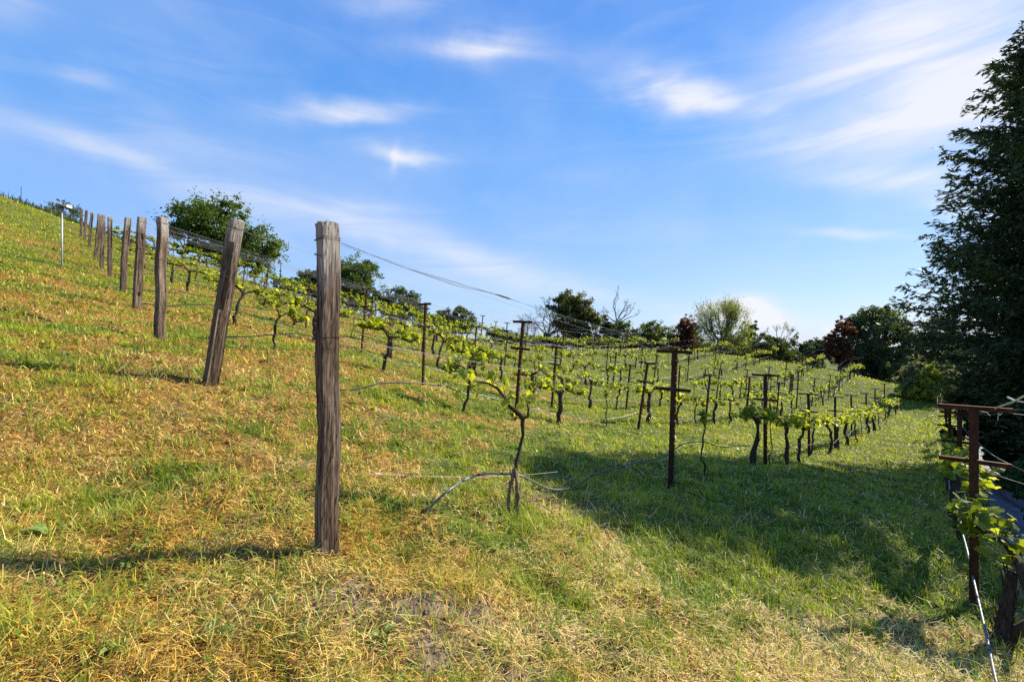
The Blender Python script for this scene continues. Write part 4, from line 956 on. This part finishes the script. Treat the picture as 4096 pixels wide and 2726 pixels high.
    # crooked trunk in the shade below the redwood
    rng=np.random.default_rng(66); Y=36; K=[at(3870,1600,Y),at(3868,1555,Y),at(3880,1520,Y),at(3862,1490,Y),at(3840,1465,Y),at(3830,1430,Y)]; b=K[0]
    t=empty('crooked_tree',b,'crooked dark trunk in the shade below the redwood','tree','trees and shrubs beyond the vineyard')
    m=MB(); m.tube(K,[.34,.3,.26,.24,.2,.16],8,rough=.05,rng=rng); m.build('trunk',M_TBARK,t,smooth=True,shift=b)
    l=MB(); clump_leaves(l,[(at(3840,1440,Y),np.array([1.6,1.4,1.0])),(at(3900,1450,Y),np.array([1.6,1.4,1.0]))],3500,.14,DARK[0],DARK[1],rng); l.build('crown',M_TLEAF,t,shift=b,usecol=True)
    # sparse bush on the hill at left
    rng=np.random.default_rng(67); Y=46; b=gp(*at(255,1363,Y)[:2]); b[2]=at(255,890,Y)[2]-.3; t=empty('sparse_shrub',b,'sparse twiggy shrub behind the weather mast on the brow of the hill','shrub','trees and shrubs beyond the vineyard')
    m=MB(); tips=[]
    for k in range(9):
        a=rng.uniform(-1.1,1.1); grow(m,b,(math.sin(a)*1.1,rng.normal(0,.3),.45+.5*math.cos(a)),.95,.03,3,rng,.4,.1,(2,3),tips,4,.72)
    T=np.array(tips); l=MB(); quads(l,T[rng.integers(0,len(T),800)]+rng.normal(0,.12,(800,3)),np.full(800,.22),lerp3(BLUEG[0],BLUEG[1],rng.random(800)),rng); m.build('branches',M_TBARK,t,shift=b); l.build('sparse_leaves',M_TLEAF,t,shift=b,usecol=True)
build_trees()

# ------------------------------------------------------------------ redwood by the channel
def redwood():
    rng=np.random.default_rng(88); x0,y0=14.1,11.5; b=gp(x0,y0); H=10.0-b[2]
    t=empty('redwood_tree',b,'towering dark conifer with drooping feathery branches beside the drainage channel','tree','tall conifers below the vineyard')
    m=MB(); br=MB(); l=MB(); m.tube([(0,0,-.5),(0,0,1),(.08,0,H*.4),(.04,0,H*.75),(0,0,H)],[.42,.36,.25,.13,.02],12,rough=.03,rng=rng)
    P=[];S=[];Cc=[];A=[]; nb=620
    for i in range(nb):
        f=.03+.965*((i+rng.random())/nb); z=f*H; d_=H-z; az=i*2.399+rng.normal(0,.35); rmax=1.20*math.sqrt(d_)+.10
        if f<.36: rmax*=max(.30,min(1,.18+2.3*f))
        Lm=rmax*(rng.uniform(.55,1.0) if rng.random()<.8 else rng.uniform(.92,1.10))
        d=np.array([math.cos(az),math.sin(az),0]); n=7; s=np.linspace(0,1,n); dr=.10-.42*(1-f)*rng.uniform(.6,1.3)
        path=np.array([0,0,z])+d*(s*Lm)[:,None]+np.array([0,0,1])*(Lm*(dr*s+.22*s**2.6))[:,None]+np.cumsum(rng.normal(0,.025,(n,3)),0)
        br.tube(path,np.linspace(.028*(1-f)+.012,.005,n),4,cap=False); shade=rng.random()
        for q in range(int(6+Lm*12)):
            s0=rng.uniform(.10,1.0)**.75; k=min(n-2,int(s0*(n-1))); fr=s0*(n-1)-k; p=path[k]*(1-fr)+path[k+1]*fr+[0,0,rng.normal(-.02,.06)]
            side=rng.choice([-1,1])*rng.uniform(.3,1.2); sd=np.array([-d[1],d[0],0])*side+d*.9+[0,0,rng.normal(.1,.5)]; sd/=np.linalg.norm(sd); tl=rng.uniform(.18,.5)*(1.15-.55*s0)
            for w in np.linspace(.1,1,max(4,int(tl*30))):
                P.append(p+sd*tl*w+np.array([0,0,-.2*tl*w*w])+rng.normal(0,.022,3)); A.append(sd+d*.4+rng.normal(0,.5,3)+[0,0,-.15]); S.append(rng.uniform(.09,.20)); Cc.append(shade*.55+.45*rng.random())
    P=np.array(P);S=np.array(S);A=np.array(A);Cc=np.array(Cc); A/=np.linalg.norm(A,axis=1,keepdims=True)
    nrm=rng.normal(size=P.shape)*.6+[0,0,.8]; bb=np.cross(nrm,A); bb/=np.linalg.norm(bb,axis=1,keepdims=True); a=A*(S/2)[:,None]; bb=bb*(S*.17)[:,None]
    V=np.stack([P-a,P-bb,P+a,P+bb],1).reshape(-1,3)
    l.raw(V,np.arange(4*len(P)),np.full(len(P),4),np.repeat(lerp3((.022,.042,.020),(.11,.155,.055),Cc),4,axis=0))
    m.build('trunk',M_TBARK,t,smooth=True); br.build('branches',M_TBARK,t); l.build('crown',M_NEEDLE,t,usecol=True)
    return t
RW=redwood()
def more_conifers():
    for x,y,s,r,lab in SHADE:
        c=copy_tree(RW); c.location=[float(v) for v in gp(x,y)]; c.scale=(s*1.05,s*1.05,s); c.rotation_euler=(0,0,r); c['label']=lab
SHADE=[(15.7,8.7,.74,1.,'smaller conifer beside the towering one, its crown outside the view'),(17.4,13.6,.92,2.1,'conifer filling the gap behind the towering dark one')]
more_conifers()

# shrubs and ferns between channel and redwood
def under():
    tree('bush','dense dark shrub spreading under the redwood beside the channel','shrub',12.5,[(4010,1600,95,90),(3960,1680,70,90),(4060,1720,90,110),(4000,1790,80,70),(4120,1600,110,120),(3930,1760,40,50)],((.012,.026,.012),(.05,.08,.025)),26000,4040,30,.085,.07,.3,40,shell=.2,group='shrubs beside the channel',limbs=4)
    tree('bush','fresh green fern like shrub drooping over the edge of the channel','shrub',8.2,[(4075,1880,45,45),(4110,1940,60,60),(4050,1930,30,35),(4120,1830,60,50)],((.03,.075,.02),(.11,.19,.06)),9000,4110,31,.07,.03,.4,30,shell=.1,group='shrubs beside the channel',aspect=.35,limbs=5)
under()

# ------------------------------------------------------------------ sky, sun, camera
SUN_AZ=math.radians(66)      # clockwise from +Y (straight ahead) towards +X (right)
SUN_EL=math.radians(33.9)
def world():
    w=bpy.data.worlds.new('World'); SC.world=w; w.use_nodes=True; nt=w.node_tree; nt.nodes.clear(); l=nt.links
    sky=N(nt,'ShaderNodeTexSky',sky_type='NISHITA'); sky.sun_disc=False; sky.sun_elevation=SUN_EL; sky.sun_rotation=SUN_AZ
    sky.altitude=100; sky.air_density=1.; sky.dust_density=.6; sky.ozone_density=3.
    hs=N(nt,'ShaderNodeHueSaturation'); hs.inputs['Saturation'].default_value=1.12; hs.inputs['Value'].default_value=1.0; l.new(sky.outputs[0],hs.inputs['Color'])
    tc=N(nt,'ShaderNodeTexCoord'); sp=N(nt,'ShaderNodeSeparateXYZ'); l.new(tc.outputs['Generated'],sp.inputs[0])
    def M(op,a,b=None,c=None):
        n=N(nt,'ShaderNodeMath',operation=op)
        for i,v in enumerate((a,b,c)):
            if v is None: continue
            if isinstance(v,(int,float)): n.inputs[i].default_value=v
            else: l.new(v,n.inputs[i])
        return n.outputs[0]
    az=M('ARCTAN2',sp.outputs[0],sp.outputs[1]); el=M('ARCSINE',sp.outputs[2])
    cmb=N(nt,'ShaderNodeCombineXYZ'); l.new(az,cmb.inputs[0]); l.new(el,cmb.inputs[1])
    nz=N(nt,'ShaderNodeTexNoise'); nz.inputs['Scale'].default_value=3.2; nz.inputs['Detail'].default_value=5; nz.inputs['Roughness'].default_value=.55; l.new(cmb.outputs[0],nz.inputs[0])
    nsep=N(nt,'ShaderNodeSeparateColor'); l.new(nz.outputs['Color'],nsep.inputs[0])
    azw=M('ADD',az,M('MULTIPLY',M('SUBTRACT',nsep.outputs[0],.5),.16)); elw=M('ADD',el,M('MULTIPLY',M('SUBTRACT',nsep.outputs[1],.5),.10))
    def ae(px,py):
        a=math.atan((px-2048)/F); return a,math.atan((1363-py)/F*math.cos(a))
    total=None
    # cirrus: (from, to, half width px, strength, sharp)
    CL=[((2450,280),(3000,430),55,.40),((3700,250),(4300,420),200,.30),((2600,400),(2850,430),45,.55),((3100,330),(4000,60),140,.40),((3400,140),(4300,-250),200,.28),
        ((3050,600),(4100,430),110,.38),((3500,560),(4200,250),140,.32),((3350,700),(3900,720),55,.5),((3650,800),(3900,830),40,.25),((3200,930),(3550,940),22,.35),
        ((1720,185),(2090,195),36,.55),((1180,470),(1560,455),40,.50),((1500,620),(1730,650),24,.40),((1560,690),(1580,600),20,.2),
        ((-200,420),(800,730),45,.26),((700,760),(1500,880),70,.22),((1450,900),(2250,1130),60,.42),((1700,1120),(2500,1180),60,.2),((200,300),(420,350),40,.18),((-100,80),(200,60),70,.18),((1400,10),(1700,10),40,.2),((400,560),(1800,640),90,.13),
        ((2860,1240),(3060,1255),50,1.5),((2990,1225),(3130,1300),50,1.3),((3300,1330),(3340,1330),20,.5),((2700,1280),(2800,1290),25,.35)]
    for (a,b,hw,st) in CL:
        A=ae(*a);B=ae(*b); cx,cy=(A[0]+B[0])/2,(A[1]+B[1])/2; dx,dy=B[0]-A[0],B[1]-A[1]; Ln=math.hypot(dx,dy); ux,uy=dx/Ln,dy/Ln
        hwr=hw/F*math.cos(cx)**1.3
        px_=M('SUBTRACT',azw,cx); py_=M('SUBTRACT',elw,cy)
        u=M('ADD',M('MULTIPLY',px_,ux/(Ln*.62)),M('MULTIPLY',py_,uy/(Ln*.62))); v=M('ADD',M('MULTIPLY',px_,-uy/hwr),M('MULTIPLY',py_,ux/hwr))
        r2=M('ADD',M('POWER',M('ABSOLUTE',u),2.),M('POWER',M('ABSOLUTE',v),2.)); g=M('MULTIPLY',M('EXPONENT',M('MULTIPLY',r2,-1.)),st*1.3)
        total=g if total is None else M('ADD',total,g)
    # streaky modulation
    mp=N(nt,'ShaderNodeMapping'); mp.inputs['Rotation'].default_value=(0,0,math.radians(-14)); mp.inputs['Scale'].default_value=(3,15,1); l.new(cmb.outputs[0],mp.inputs[0])
    n2=N(nt,'ShaderNodeTexNoise'); n2.inputs['Scale'].default_value=1.; n2.inputs['Detail'].default_value=7; n2.inputs['Roughness'].default_value=.55; n2.inputs['Distortion'].default_value=1.1; l.new(mp.outputs[0],n2.inputs[0])
    st=N(nt,'ShaderNodeMapRange'); st.inputs[1].default_value=.33; st.inputs[2].default_value=.68; st.inputs[3].default_value=.45; st.inputs[4].default_value=1.25; l.new(n2.outputs[0],st.inputs[0])
    veil=M('MULTIPLY',M('MAXIMUM',M('SUBTRACT',n2.outputs[0],.5),0.),.35)
    veil2=M('MULTIPLY',M('MAXIMUM',M('SUBTRACT',nz.outputs[0],.38),0.),.40)
    mask=M('MINIMUM',M('ADD',M('ADD',M('MULTIPLY',total,st.outputs[0]),veil),veil2),.90)
    gr=N(nt,'ShaderNodeValToRGB'); e_=gr.color_ramp.elements
    stops=[(0,(1.30,1.82,2.72)),(.10,(1.0,1.66,2.8)),(.25,(.70,1.42,2.86)),(.42,(.38,1.17,2.8)),(.62,(.27,.94,2.65)),(1,(.22,.75,2.3))]
    while len(e_)<len(stops): e_.new(.5)
    for i,(p_,c_) in enumerate(stops): e_[i].position=p_; e_[i].color=(*c_,1)
    l.new(el,gr.inputs[0])
    ms=N(nt,'ShaderNodeMix',data_type='RGBA'); ms.inputs[0].default_value=.86; l.new(hs.outputs[0],ms.inputs[6]); l.new(gr.outputs[0],ms.inputs[7])
    mx=N(nt,'ShaderNodeMix',data_type='RGBA'); l.new(mask,mx.inputs[0]); l.new(ms.outputs[2],mx.inputs[6]); mx.inputs[7].default_value=(*CLOUD,1)
    bg=N(nt,'ShaderNodeBackground'); bg.inputs['Strength'].default_value=SKY; l.new(mx.outputs[2],bg.inputs[0])
    o=N(nt,'ShaderNodeOutputWorld'); l.new(bg.outputs[0],o.inputs[0])
SKY=.15; CLOUD=(2.9,2.92,3.08)
world()
s=bpy.data.lights.new('sun','SUN'); s.energy=4.6; s.angle=math.radians(.5); s.color=(1,.91,.75)
so=link(bpy.data.objects.new('sun',s)); d=Vector((math.sin(SUN_AZ)*math.cos(SUN_EL),math.cos(SUN_AZ)*math.cos(SUN_EL),math.sin(SUN_EL)))
so.rotation_euler=d.to_track_quat('Z','Y').to_euler(); so.location=(30,10,40)
cam=bpy.data.cameras.new('camera'); cam.lens=16; cam.sensor_width=36; cam.clip_end=3000; cam.clip_start=.05
co=link(bpy.data.objects.new('camera',cam)); co.location=(0,0,CAMZ); co.rotation_euler=(math.radians(90),0,0); SC.camera=co
vs=SC.view_settings; vs.view_transform='Standard'; vs.look='None'; vs.gamma=1; vs.exposure=1.1
SC.cycles.use_denoising=False; SC.cycles.max_bounces=6; SC.cycles.transparent_max_bounces=4
